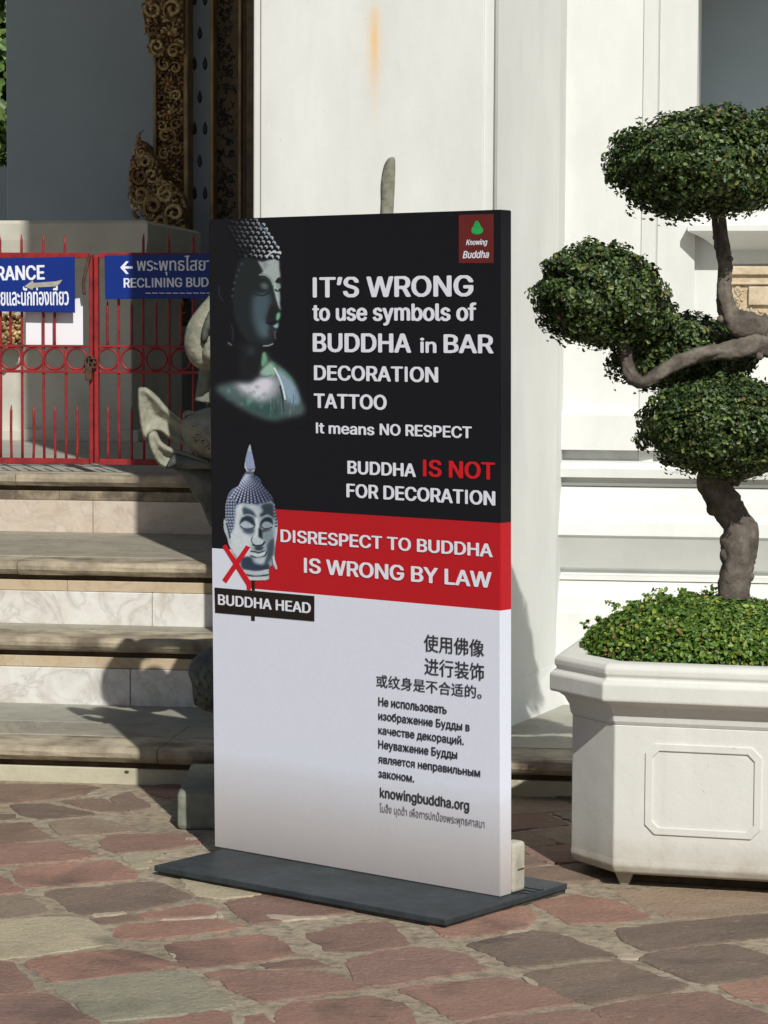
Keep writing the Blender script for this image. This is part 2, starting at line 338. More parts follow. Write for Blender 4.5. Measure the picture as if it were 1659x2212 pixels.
traced = [
 (k4, 'st_brown', [(50,228),(200,222),(400,262),(395,270),(180,285),(100,272)]),
 (k4, 'st_brown', [(255,210),(450,200),(545,240),(515,260),(370,242)]),
 (k4, 'st_brown', [(-60,135),(300,140),(420,150),(350,185),(110,212),(-60,222)]),
 (k4, 'st_brown', [(472,200),(560,170),(650,232),(560,252)]),
 (k4, 'st_tan', [(215,300),(400,285),(585,335),(440,355),(275,362)]),
 (k4, 'st_brown', [(-60,312),(120,302),(215,368),(60,392),(-60,400)]),
 (k4, 'st_brown', [(-60,262),(60,270),(62,284),(-60,298)]),
 (k4, 'st_red', [(440,390),(480,358),(700,355),(845,358),(862,393),(700,422),(520,432),(452,412)]),
 (k4, 'st_red', [(-80,408),(270,388),(300,410),(415,440),(340,462),(100,482),(-80,488)]),
 (k4, 'st_red', [(62,515),(150,490),(480,470),(580,520),(560,548),(250,575),(130,582),(80,550)]),
 (k4, 'st_red', [(-100,545),(20,540),(110,600),(-100,618)]),
 (k4, 'st_brown', [(200,600),(650,560),(830,625),(600,680),(380,698),(330,690)]),
 (k4, 'st_tan', [(-100,630),(110,615),(215,688),(60,716),(-100,720)]),
 (k4, 'st_green', [(-100,735),(340,712),(510,820),(100,880),(-100,895)]),
 (k4, 'st_brown', [(390,720),(580,702),(610,722),(440,745)]),
 (k4, 'st_red', [(600,700),(870,657),(938,680),(900,705),(640,720)]),
 (k4, 'st_red', [(500,770),(560,745),(900,722),(1035,750),(980,768),(700,803),(520,806)]),
 (k4, 'st_red', [(985,650),(1150,618),(1330,625),(1540,682),(1400,700),(1110,738),(1050,710)]),
 (k4, 'st_red', [(720,830),(1150,787),(1270,870),(1100,902),(820,930)]),
 (k4, 'st_red', [(1130,915),(1330,892),(1415,920),(1300,933),(1160,933)]),
 (k4, 'st_red', [(115,900),(520,852),(765,920),(620,948),(250,993)]),
 (k4, 'st_green', [(240,1007),(800,945),(1000,1088),(800,1130),(430,1160)]),
 (k4, 'st_red', [(-100,900),(60,915),(140,1010),(100,1038),(-100,1050)]),
 (k4, 'st_red', [(-100,1070),(200,1040),(425,1165),(420,1250),(-100,1250)]),
 (k4, 'st_red', [(890,960),(1000,942),(1380,950),(1590,1015),(1300,1058),(1130,1076),(1040,1040)]),
 (k4, 'st_red', [(1200,1130),(1260,1085),(1600,1057),(1755,1100),(1790,1250),(1230,1250)]),
 (k4, 'st_red', [(620,1167),(900,1122),(995,1130),(990,1250),(560,1260)]),
 (k4, 'st_red', [(1060,1142),(1130,1132),(1185,1180),(1150,1240),(1040,1250)]),
 (k4, 'st_red', [(1320,790),(1500,745),(1690,735),(1760,830),(1600,853),(1420,858)]),
 (k5, 'st_red', [(-150,630),(0,590),(130,574),(330,600),(440,665),(200,698),(0,736),(-100,718)]),
 (k5, 'st_red', [(215,480),(330,430),(600,397),(648,440),(600,488),(400,520),(270,520)]),
 (k5, 'st_red', [(642,377),(830,347),(1000,372),(1138,440),(1000,460),(800,468),(740,430)]),
 (k5, 'st_brown', [(372,560),(640,502),(760,520),(940,590),(985,610),(760,633),(560,653),(470,600)]),
 (k5, 'st_red', [(62,752),(500,704),(650,740),(818,810),(560,848),(320,888),(220,820)]),
 (k5, 'st_brown', [(602,692),(1005,634),(1295,735),(1200,773),(900,813),(820,798)]),
 (k5, 'st_brown', [(1117,622),(1180,597),(1480,560),(1659,610),(1750,650),(1659,688),(1390,728)]),
 (k5, 'st_red', [(912,837),(1380,762),(1659,872),(1700,950),(1050,960)]),
 (k5, 'st_red', [(1442,737),(1700,702),(1800,830),(1659,813),(1540,788)]),
 (k5, 'st_red', [(342,902),(850,840),(978,920),(960,980),(400,980)]),
 (k4, 'st_green', [(525,448),(660,432),(880,412),(690,440),(655,470),(640,498),(590,500)]),
 (k4, 'st_green', [(790,548),(900,560),(1130,600),(1120,612),(960,632),(860,620),(810,590)]),
 (k5, 'st_tan', [(1010,335),(1300,322),(1659,340),(1690,405),(1440,448),(1230,436),(1090,390)]),
 (k5, 'st_brown', [(1020,492),(1200,472),(1480,444),(1700,430),(1700,518),(1480,543),(1150,585),(1060,545)]),
]
def paver(poly, mt, h):
    """poly: world xy outline -> low rounded, uneven slab"""
    P = np.array(poly); c = P.mean(0)
    Q_ = []
    for i in range(len(P)):
        a, b, e = P[i-1], P[i], P[(i+1) % len(P)]
        Q_ += [b+(a-b)*.13, b+(e-b)*.13]
        if np.linalg.norm(e-b) > .12: Q_.append((b+e)/2+rng.normal(0, .004, 2))
    P = np.array(smooth_closed([c+(p-c)*1.075 for p in Q_], 3))[:, :2]
    # push the smoothed outline towards the straight-sided one and roughen it
    P = P + rng.normal(0, .0035, P.shape)
    n = len(P); V = []; Fc = []
    levels = [(1.012, -.006), (1.0, h*.5), (.985, h*.9), (.96, h)]
    for s, z in levels:
        for p in P:
            q = c+(p-c)*s; V.append((q[0], q[1], z+(random.uniform(-.0008, .0008) if z > 0 else 0)))
    for k in range(len(levels)-1):
        for i in range(n): Fc.append((k*n+i, k*n+(i+1) % n, (k+1)*n+(i+1) % n, (k+1)*n+i))
    Fc.append(tuple(range((len(levels)-1)*n, len(levels)*n)))
    return mesh_obj('stone', V, Fc, mt, ground, False)
def inside(p, poly):
    r = False; n = len(poly); j = n-1
    for i in range(n):
        if (poly[i][1] > p[1]) != (poly[j][1] > p[1]) and p[0] < (poly[j][0]-poly[i][0])*(p[1]-poly[i][1])/(poly[j][1]-poly[i][1])+poly[i][0]: r = not r
        j = i
    return r
tw = []
for cf, mt, pts in traced:
    poly = [onz(*cf(*p))[:2] for p in pts]; tw.append(poly); paver(poly, M[mt], random.uniform(.002, .0045))
M['smear'] = simple('pale_mortar_smear', (.44, .37, .29), (.33, .27, .20), 30, .9, 60, .004)
for cf, pts in ((k4, [(1142,706),(1200,704),(1290,712),(1410,710),(1405,720),(1310,722),(1230,730),(1160,718)]), (k4, [(395,700),(450,698),(540,692),(535,699),(450,708),(410,710)]),
                (k4, [(690,724),(800,718),(900,709),(960,703),(940,710),(850,721),(760,727)]),
                (k4, [(720,868),(745,872),(765,885),(750,886)]), (k4, [(930,690),(960,692),(965,712),(940,712)]), (k5, [(600,700),(640,715),(665,740),(640,738),(600,712)]), (k5, [(1000,606),(1060,600),(1110,612),(1100,625),(1020,622)]), (k5, [(535,505),(600,497),(640,502),(560,513)]), (k4, [(800,372),(850,368),(858,380),(810,384)])):
    W_ = [q+np.append(rng.normal(0, .0022, 2), 0) for q in smooth_closed([onz(*cf(*p)) for p in pts], 3)]; n = len(W_); c_ = sum(W_)/n
    mesh_obj('mortar_smear', [(p[0], p[1], .0) for p in W_]+[(p[0]+(c_-p)[0]*.1, p[1]+(c_-p)[1]*.1, .0048) for p in W_], [tuple(range(n, 2*n))]+[(i, (i+1) % n, n+(i+1) % n, n+i) for i in range(n)], M['smear'], ground)
e1 = np.array([math.cos(math.radians(24.6)), math.sin(math.radians(24.6))]); e2 = np.array([e1[1], -e1[0]])
org = onz(*k4(240, 1007))[:2]
for i in range(-16, 17):
    for j in range(-26, 12):
        off = .17*(j % 2)
        a = org+e1*(i*.36+off)+e2*(j*.25)
        quad = [a+e1*u+e2*v for u, v in ((.004, .004), (.352, .006), (.354, .240), (.006, .238))]
        quad = [q+rng.normal(0, .012, 2) for q in quad]
        cc = sum(quad)/4
        if cc[1] > 8.95-.14*(cc[0]+1.14) or cc[1] < 2.0 or abs(cc[0]) > 4.5: continue
        tests = quad+[cc]+[(quad[k]+quad[(k+1) % 4])/2 for k in range(4)]
        if any(inside(q, P) for q in tests for P in tw) or any(inside(v, quad) for P in tw for v in P): continue
        mids = []
        for k in range(4): mids += [quad[k]*.93+cc*.07, (quad[k]+quad[(k+1) % 4])/2+rng.normal(0, .006, 2)]
        paver(mids, M[random.choice(['st_red', 'st_red', 'st_brown', 'st_brown', 'st_tan'])], random.uniform(.004, .007))

# ------------------------------------------------------------------ temple hall (local frame: x along the front, y into the building)
TH = math.radians(8); B0 = np.array([-1.142, 8.853, 0.])
bn = np.array([math.sin(TH), math.cos(TH), 0]); ba = np.array([math.cos(TH), -math.sin(TH), 0])
def bd(x, y, d):
    p = onp(x, y, B0+bn*d, bn); return float((p-B0)@ba), float(p[2])
PF_ = .50
RUST = (bd(810, 100, PF_)[0], bd(810, 300, PF_)[1], bd(810, 8, PF_)[1])
hall = empty('temple_hall', tuple(B0), -TH)
tag(hall, 'white plastered temple hall with pier, moulded plinth and shaded carved doorway', 'building')
M['pier'] = pier_mat()
# pier
bm = bmesh.new()
pl, prt, prb = bd(547, 400, PF_)[0], bd(1070, 500, PF_)[0], 1.666
PT = 11.0
def pz(pts, z0, z1, bev=.004): prism(bm, pts, z0, z1, bev)
pz([(pl, PF_), (prt, PF_), (prb, 1.27), (prb+.02, 2.2), (pl, 2.2)], .140, PT, .006)
pier = bm_obj('pier', bm, M['pier'], hall)
bm = bmesh.new(); x1p = bd(564, 200, PF_)[0]; x2p = bd(1046, 200, PF_)[0]
add_box(bm, x1p, x2p, PF_-.013, PF_+.05, 1.1, PT-.1, .005); bm_obj('raised_panel', bm, M['pier'], pier)
tube('corner_bead', [(prt-.002, PF_-.003, .15), (prt-.002, PF_-.003, PT)], .007, M['plaster'], pier)
# flared foot of the pier's side
bm = bmesh.new(); prism(bm, [(prt-.02, PF_-.015), (prt+.008, PF_-.015), (prb+.035, 1.26), (prb-.05, 1.26)], .138, .30, .0, [(prt-.02, PF_-.005), (prt-.002, PF_-.005), (prb+.0, 1.26), (prb-.05, 1.26)]); bm_obj('pier_foot', bm, M['plaster'], pier)
# right-hand wall
sA = bd(1384, 700, 1.52)[0]; sB = bd(1419, 300, 1.5)[0]; sC = bd(1504, 300, 1.7)[0]
HEAD = 3.12
bm = bmesh.new()
prism(bm, [(prb-.1, 1.52), (sA, 1.52), (sA, 3.2), (prb-.1, 3.2)], .8, PT)
bm_obj('wall', bm, M['plaster'], hall)
bm = bmesh.new(); prism(bm, [(sA-.001, 1.513), (sB, 1.5), (sB+.006, 1.55), (sB+.006, 3.2), (sA-.001, 3.2)], .8, PT, 0); bm_obj('wall_strip', bm, M['plaster'], hall)
bm = bmesh.new(); prism(bm, [(sB+.006, 1.54), (sC, 1.7), (sC, 3.2), (sB+.006, 3.2)], .8, PT, 0); bm_obj('window_jamb', bm, M['plaster'], hall)
SILL = bd(1600, 405, 1.7)[1]
box('dado_wall', sC, 7, 1.74, 3.2, .8, SILL-.05, M['plaster'], hall, 0)
box('wall', sC, 7, 1.72, 3.2, HEAD, PT, M['plaster'], hall, 0)
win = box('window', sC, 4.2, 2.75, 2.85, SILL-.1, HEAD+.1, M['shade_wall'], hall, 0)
box('wall', 4.2, 7, 1.72, 3.2, SILL-.05, HEAD, M['plaster'], hall, 0)
# window sill corbel: profile swept along the wall, with the returned end
cz = bd(1490, 485, 1.5)[1]; cb = bd(1565, 556, 1.55)[1]
bm = bmesh.new(); rings = []
NP = 9; cz_b = bd(1565, 538, 1.6)[1]
for k in range(NP+1):
    t_ = k/NP; z = cz-.022-(cz-.022-cz_b)*t_; off = .15*(1-t_)**.9*(1-.18*math.sin(t_*math.pi))+.012
    rings.append((off, z))
rings = [(.165, cz), (.165, cz-.022)]+rings[1:]+[(.012, cb-.02)]
dep = bd(1565, 556, 1.74)[0]
V = []; Fc = []
for off, z in rings: V += [(dep-off*.9, 1.74-off*1.05, z), (7, 1.74-off*1.05, z), (dep-off*.9, 1.77, z), (7, 1.77, z)]
for k in range(len(rings)-1):
    a, b = k*4, (k+1)*4
    Fc += [(a, a+1, b+1, b), (a+2, a, b, b+2)]
Fc += [(0, 2, 3, 1), ((len(rings)-1)*4, (len(rings)-1)*4+1, (len(rings)-1)*4+3, (len(rings)-1)*4+2)]
corb = mesh_obj('sill_corbel', V, Fc, M['plaster'], hall)
# carved sandstone panel below the sill, cut into relief pieces
pn0 = bd(1575, 620, 1.72)[0]; pz1 = cb-.03; pz0 = bd(1620, 722, 1.72)[1]
panel = box('carved_panel', pn0, 3.4, 1.718, 1.75, pz0, pz1, M['carved_sandstone'], hall, .004)
box('panel_border', pn0, 3.4, 1.7, 1.718, pz1-.035, pz1-.004, M['carved_sandstone'], panel, .004)
box('panel_border', pn0, 3.4, 1.702, 1.718, pz1-.075, pz1-.065, M['carved_sandstone'], panel, .003)
sq = bd(1617, 640, 1.71); box('carved_square', sq[0], sq[0]+.11, 1.700, 1.718, sq[1]-.036, sq[1]+.040, M['carved_sandstone'], panel, .004)
mb = MB(); random.seed(3)
for k in range(520):
    x = random.uniform(pn0+.02, 3.3); z = random.uniform(pz0+.01, pz1-.09)
    if sq[0]-.02 < x < sq[0]+.13 and sq[1]-.055 < z < sq[1]+.058: continue
    a = random.uniform(0, 6.28); L = random.uniform(.012, .028)
    pts = [(x+L*math.cos(a+q*1.55)*(1-q*.5), 1.716, z+L*math.sin(a+q*1.55)*(1-q*.5)) for q in np.linspace(0, 2.2, 7)]
    mb.add(*tube_geom(pts, [.002, .004, .005, .005, .005, .004, .002], 5))
rl = mb.build('carved_scrollwork', M['carved_sandstone'], panel, True); rl['kind'] = 'stuff'
# moulded plinth
def o2(o, z): return (1.52-o, z)
prof = [o2(-.3, 1.315), o2(.0, 1.308), o2(.06, 1.290), o2(.06, 1.150), o2(.0, 1.146), o2(.0, 1.106), o2(.055, 1.098), o2(.08, 1.075), o2(.075, 1.040),
        o2(.022, 1.036), o2(.022, 1.018), o2(.034, 1.016), o2(.034, 1.004), o2(.015, 1.002), o2(.04, .992), o2(.065, .965), o2(.075, .940), o2(.088, .936), o2(.10, .895), o2(.125, .868), o2(.14, .862), o2(.150, .812),
        o2(.14, .806), o2(.055, .672), o2(.03, .662), o2(.03, .643), o2(.075, .641), o2(.075, .625), o2(.06, .622), o2(.10, .612), o2(.13, .57), o2(.155, .555), o2(.165, .51),
        o2(.19, .50), o2(.215, .30), o2(.25, .285), o2(.25, .139), o2(-.3, .139)]
extrude_profile('plinth_moulding', prof, prb-.2, 7, M['plaster'], hall)
# porch
floor = box('porch_floor', -9, 1.2, 2.84, 9.2, .5, .949, M['floor'], hall, 0)
wl = bd(13, 200, 9)[0]
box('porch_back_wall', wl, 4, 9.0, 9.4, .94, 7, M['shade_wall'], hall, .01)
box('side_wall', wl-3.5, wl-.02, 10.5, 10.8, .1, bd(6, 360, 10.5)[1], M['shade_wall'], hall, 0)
roof = box('porch_roof', -9, 7, 2.9, 12, 6.5, 6.9, M['plaster'], hall, 0)
box('wall', prb, 4, 3.2, 9, .9, 6.5, M['plaster'], hall, 0)
# pedestals at the back of the porch
def ped(x0, x1, d, ztop, capo, m, parent, y0=None):
    s0 = bd(x0, 800, d)[0]; s1 = bd(x1, 800, d)[0]
    bm = bmesh.new(); add_box(bm, s0, s1, d, d+1.4, .94, ztop-.02, .01)
    lev = [(0, ztop-.38), (capo*.25, ztop-.33), (capo*.6, ztop-.28), (capo*.9, ztop-.20), (capo, ztop-.12), (capo, ztop-.02), (capo*.8, ztop)]
    V = []; Fc = []
    for o, z in lev: V += [(s0-o, d-o, z), (s1+o, d-o, z), (s1+o, d+1.4, z), (s0-o, d+1.4, z)]
    for k in range(len(lev)-1):
        for i in range(4): Fc.append((k*4+i, k*4+(i+1) % 4, (k+1)*4+(i+1) % 4, (k+1)*4+i))
    Fc.append(tuple(range((len(lev)-1)*4, len(lev)*4)))
    p = bm_obj('pedestal', bm, m, parent); mesh_obj('pedestal_cap', V, Fc, m, p); 
    box('pedestal_foot', s0-.05, s1+.05, d-.05, d+1.4, .945, 1.02, m, p, .01)
    return p
p1 = ped(-160, 285, 6.35, bd(60, 478, 6.35)[1], bd(345, 500, 6.35)[0]-bd(300, 500, 6.35)[0], M['pedestal'], hall)
zt = bd(300, 704, 8.2)[1]
p2 = ped(212, 372, 8.2, zt, .03, M['ped_dark'], hall)
# ------------------------------------------------------------------ carved door surround (one thing)
door = empty('carved_door_surround', tuple(B0), -TH)
tag(door, 'gilded carved door surround with flame scrolls, inlaid strip and fretwork panel beside the pier', 'door surround')
DD = 8.9
def dd(x, y, d=DD): return bd(x, y, d)
zlo = dd(430, 690)[1]; zhi = 4.6
def strip(name, xa, xb, d0, d1, z0, z1, m, bev=.006, par=None):
    return box(name, dd(xa, 200, d0)[0], dd(xb, 200, d0)[0], d0, d1, z0, z1, m, par or door, bev)
strip('frame_edge', 330, 337, 8.72, 8.9, zlo+.5, zhi, M['gilt_light'])
back = strip('frame_board', 336, 396, 8.80, 8.99, zlo, zhi, M['gilt'])
strip('frame_edge', 396, 405.5, 8.68, 8.98, dd(400, 630)[1], zhi, M['gilt_light'])
inl = strip('inlaid_strip', 405.5, 455, 8.86, 8.99, .95, zhi, M['shade_wall'])
strip('frame_edge', 453.5, 461, 8.70, 8.98, .95, zhi, M['gilt_light'])
fret = strip('fretwork_panel', 461, 515, 8.84, 8.98, .95, zhi, M['fret'])
strip('frame_edge', 514, 521, 8.74, 8.98, .95, zhi, M['gilt_light'])
strip('bead_board', 521, 532, 8.78, 8.98, .95, zhi, M['fret'])
strip('frame_edge', 532, 549, 8.70, 8.98, .95, zhi, M['fret'])
# teardrops
def drop(x, y, ln=92):
    s, z = dd(*c1(x, y)); r = 17/1.9518/1.4756*17.5/5385; h = ln/2/1.9518/1.4756*17.5/5385
    pts = [(s+r*math.sin(t_)*(.55+.45*(-math.cos(t_)) if False else 1)*max(.0, (1-max(0, math.cos(t_))*.6)), 8.855, z+h*math.cos(t_)) for t_ in np.linspace(0, 2*math.pi, 15)[:-1]]
    V = [(p[0], 8.862, p[2]) for p in pts]+[(s+(p[0]-s)*.7, 8.845, z+(p[2]-z)*.7) for p in pts]; n = len(pts)
    Fc = [(i, (i+1) % n, n+(i+1) % n, n+i) for i in range(n)]+[tuple(range(n, 2*n))]
    mesh_obj('inlay_drop', V, Fc, M['motif'], inl)
for k in range(-2, 3):
    drop(1250, 208+k*397, 84); drop(1254, 400+k*397-200+390-190, 60) if False else None
    for x in (1218, 1283): drop(x, 398+k*402, 88)
# carving: scrolls, petals and rosettes piled on the board
def petal(mb, c, ang, L, wd, th, lift=.02, curl=.5):
    """small curved leaf standing on the x-z face"""
    P = []
    for q in np.linspace(0, 1, 6):
        a = ang+curl*q*2
        P.append((c[0]+L*q*math.cos(a), c[1]-lift*math.sin(q*math.pi)-th, c[2]+L*q*math.sin(a)))
    mb.add(*tube_geom(P, [wd*.5, wd, wd, wd*.8, wd*.5, wd*.1], 5))
def rosette(mb, c, r):
    for k in range(9):
        a = k*2*math.pi/9; petal(mb, (c[0]+r*.25*math.cos(a), c[1], c[2]+r*.25*math.sin(a)), a, r*.75, r*.16, .0, .03, .35)
    mb.add(*blob_geom(c, (r*.28, .035, r*.28), 8, 5))
    for q in range(14):
        a = q*2*math.pi/14; mb.add(*blob_geom((c[0]+r*1.02*math.cos(a), c[1], c[2]+r*1.02*math.sin(a)), (r*.1, .02, r*.1), 5, 4))
def carving(name, poly_px, d, par, dens, m, cf=c1, rose=()):
    poly = [dd(*cf(*p), d) for p in poly_px]; xs = [p[0] for p in poly]; zs = [p[1] for p in poly]
    mb = MB(); n = 0; rs = [(dd(*cf(x, y), d), r) for x, y, r in rose]
    while n < dens:
        x = random.uniform(min(xs), max(xs)); z = random.uniform(min(zs), max(zs))
        if not inside((x, z), poly): continue
        n += 1
        if any((x-q[0][0])**2+(z-q[0][1])**2 < (q[1]*.9)**2 for q in rs): continue
        petal(mb, (x, d, z), random.uniform(0, 6.28), random.uniform(.022, .048), random.uniform(.008, .015), 0, random.uniform(.01, .05), random.choice((-1, 1))*random.uniform(.3, 1.0))
    for q, r in rs: rosette(mb, (q[0], d-.01, q[1]), r)
    # flame teeth round the outline
    L = len(poly)
    for i in range(L):
        a = np.array(poly[i]); b = np.array(poly[(i+1) % L]); dist = np.linalg.norm(b-a); k = max(1, int(dist/.06))
        for j in range(k):
            p = a+(b-a)*j/k; nrm = np.array([(b-a)[1], -(b-a)[0]])/(dist+1e-6)
            petal(mb, (p[0], d, p[1]), math.atan2(nrm[1], nrm[0])+.6, .035, .012, 0, .012, .5)
    o = mb.build(name, m, par, True); o['kind'] = 'stuff'; return o
def scrolls(name, items, d, par, m):
    mb = MB()
    for x, y, r, a0, tn in items:
        s_, z_ = dd(*c1(x, y), d); P = []
        for q in np.linspace(0, 1, 18):
            a = a0+tn*q*8.2; rr = r*(1-.86*q); P.append((s_+rr*math.cos(a), d-.012-.035*q, z_+rr*math.sin(a)))
        mb.add(*tube_geom(P, [r*.08+r*.13*math.sin(min(1, q*1.4)*math.pi*.8) for q in np.linspace(0, 1, 18)], 6))
        for k in range(5):
            a = a0+tn*(k*.55); petal(mb, (s_+r*1.02*math.cos(a), d-.01, z_+r*1.02*math.sin(a)), a+.5*tn, r*.55, r*.11, 0, .02, .5*tn)
    return mb.build(name, m, par, True)
def bodyprism(name, poly_px, d0, d1, m, par, cf=c1):
    poly = [dd(*cf(*p), d0) for p in poly_px]; n = len(poly)
    V = [(p[0], d0, p[1]) for p in poly]+[(p[0], d1, p[1]) for p in poly]
    return mesh_obj(name, V, [tuple(range(n))[::-1], tuple(range(n, 2*n))]+[(i, (i+1) % n, n+(i+1) % n, n+i) for i in range(n)], m, par)
top_poly = [(900,-60),(1140,-60),(1140,150),(1140,330),(955,350),(925,330),(930,230),(905,180),(893,90),(910,20)]
b_ = bodyprism('carved_flame', top_poly, 8.62, 8.78, M['gilt'], back); scrolls('carved_scrolls', [(960, 60, .07, 2, 1), (1080, 60, .075, 4, -1), (960, 190, .05, 1, 1), (985, 290, .06, 5, -1), (1090, 320, .06, 0, 1)], 8.60, b_, M['gilt_carving']); carving('carving', top_poly, 8.61, b_, 90, M['gilt_carving'], rose=[(1060, 210, .075)])
mid_poly = [(980,330),(1138,330),(1138,1180),(1020,1180),(985,1000)]
carving('carving', mid_poly, 8.79, back, 200, M['gilt_carving'], rose=[(1050, 525, .075), (1060, 700, .075), (1050, 1040, .07)])
scrolls('carved_scrolls', [(1030, 400, .065, .5, 1), (1095, 425, .05, 3, -1), (1010, 610, .05, 2, 1), (1100, 600, .05, 4, -1), (1040, 850, .075, 5, 1), (1095, 930, .055, 2, -1), (1030, 960, .05, 1, 1), (1100, 780, .05, 0, 1), (1010, 790, .045, 3, -1)], 8.775, back, M['gilt_carving'])
up_poly = [(930,-900),(1138,-900),(1138,-40),(930,-40)]
carving('carving', up_poly, 8.79, back, 260, M['gilt'])
naga_poly = [(868,868),(905,905),(930,960),(975,1000),(1000,1060),(1010,1110),(1100,1170),(1140,1230),(1145,1400),(1230*1.0,1600),(1240,1790),(960,1790),(950,1700),(960,1600),(930,1450),(900,1330),(865,1290),(830,1200),(815,1120),(830,1040),(850,1000),(858,930)]
naga_poly = [(868,868),(905,905),(930,960),(975,1000),(1000,1060),(1010,1110),(1100,1170),(1140,1230),(1150,1400),(1148,1600),(1140,1700),(955,1700),(950,1600),(930,1450),(900,1330),(865,1290),(830,1200),(815,1120),(830,1040),(850,1000),(858,930)]
b_ = bodyprism('carved_serpent', naga_poly, 8.55, 8.80, M['gilt'], door)
o = carving('carving', naga_poly, 8.54, b_, 260, M['gilt_carving'], rose=[(900, 1100, .06)])
scrolls('carved_scrolls', [(885, 950, .045, 1, 1), (905, 1010, .06, 4, -1), (880, 1100, .07, 2, 1), (950, 1090, .06, 0, -1), (880, 1210, .075, 3, 1), (960, 1290, .085, 5, -1), (1040, 1210, .075, 1, 1), (1000, 1380, .085, 2, 1), (1090, 1330, .075, 4, -1), (980, 1480, .08, 0, 1), (1080, 1470, .085, 3, -1), (1000, 1600, .08, 5, 1), (1100, 1590, .07, 2, -1)], 8.52, b_, M['gilt_carving'])
mb = MB()
for k in range(12):
    q = k/11; x = 868-55*math.sin(q*2.6)+q*40; y = 880+q*520; s_, z_ = dd(*c1(x, y), 8.54); petal(mb, (s_, 8.55, z_), 2.2+q*.9, .085, .016, 0, .02, -.5)
mb.build('flame_fronds', M['gilt_carving'], b_, True)
# arched beads of the serpent's crest
mb = MB()
for rr in (62, 82, 104, 126):
    for k in range(13):
        a = math.radians(10+k*13.5); s, z = dd(*c1(985+rr*math.cos(a), 1310-rr*1.25*math.sin(a)), 8.52)
        mb.add(*blob_geom((s, 8.52, z), (.016, .03, .022), 6, 4, .1))
for r0 in (20, 34, 48):
    pts = []
    for k in range(14):
        a = math.radians(-40+k*20); s, z = dd(*c1(905+r0*math.cos(a), 1010-r0*1.2*math.sin(a)), 8.5); pts.append((s, 8.5, z))
    mb.add(*tube_geom(pts, .010, 5))
mb.build('crest_beads', M['gilt_light'], b_, True)
foot_poly = [(885,640),(1210,640),(1200,700),(1195,780),(905,790)]
b_ = bodyprism('carved_foot', foot_poly, 8.5, 8.8, M['fret'], door, c2); carving('carving', foot_poly, 8.49, b_, 150, M['gilt_carving'], c2)
fl = [(-200,725),(125,735),(130,850),(125,935),(-200,940)]
b_ = bodyprism('carved_foot', fl, 6.22, 6.30, M['fret'], door, c2); carving('carving', fl, 6.21, b_, 170, M['gilt_carving'], c2)
# fretwork
mb = MB(); fs0, fs1 = dd(462, 200)[0], dd(514, 200)[0]
for k in range(420):
    x = random.uniform(fs0+.02, fs1-.02); z = random.uniform(1.6, 4.5); a0 = random.uniform(0, 6.28); r = random.uniform(.012, .026)
    mb.add(*tube_geom([(x+r*(1-q/9)*math.cos(a0+q*.6), 8.836, z+r*(1-q/9)*math.sin(a0+q*.6)) for q in range(7)], .0045, 4))
o = mb.build('fretwork_scrolls', M['motif'], fret, True); o['kind'] = 'stuff'
mb = MB(); xb = dd(526.5, 200)[0]
for k in range(75): mb.add(*blob_geom((xb, 8.775, 1.6+k*.04), (.012, .01, .013), 6, 4))
mb.build('bead_row', M['gilt'], fret, True)

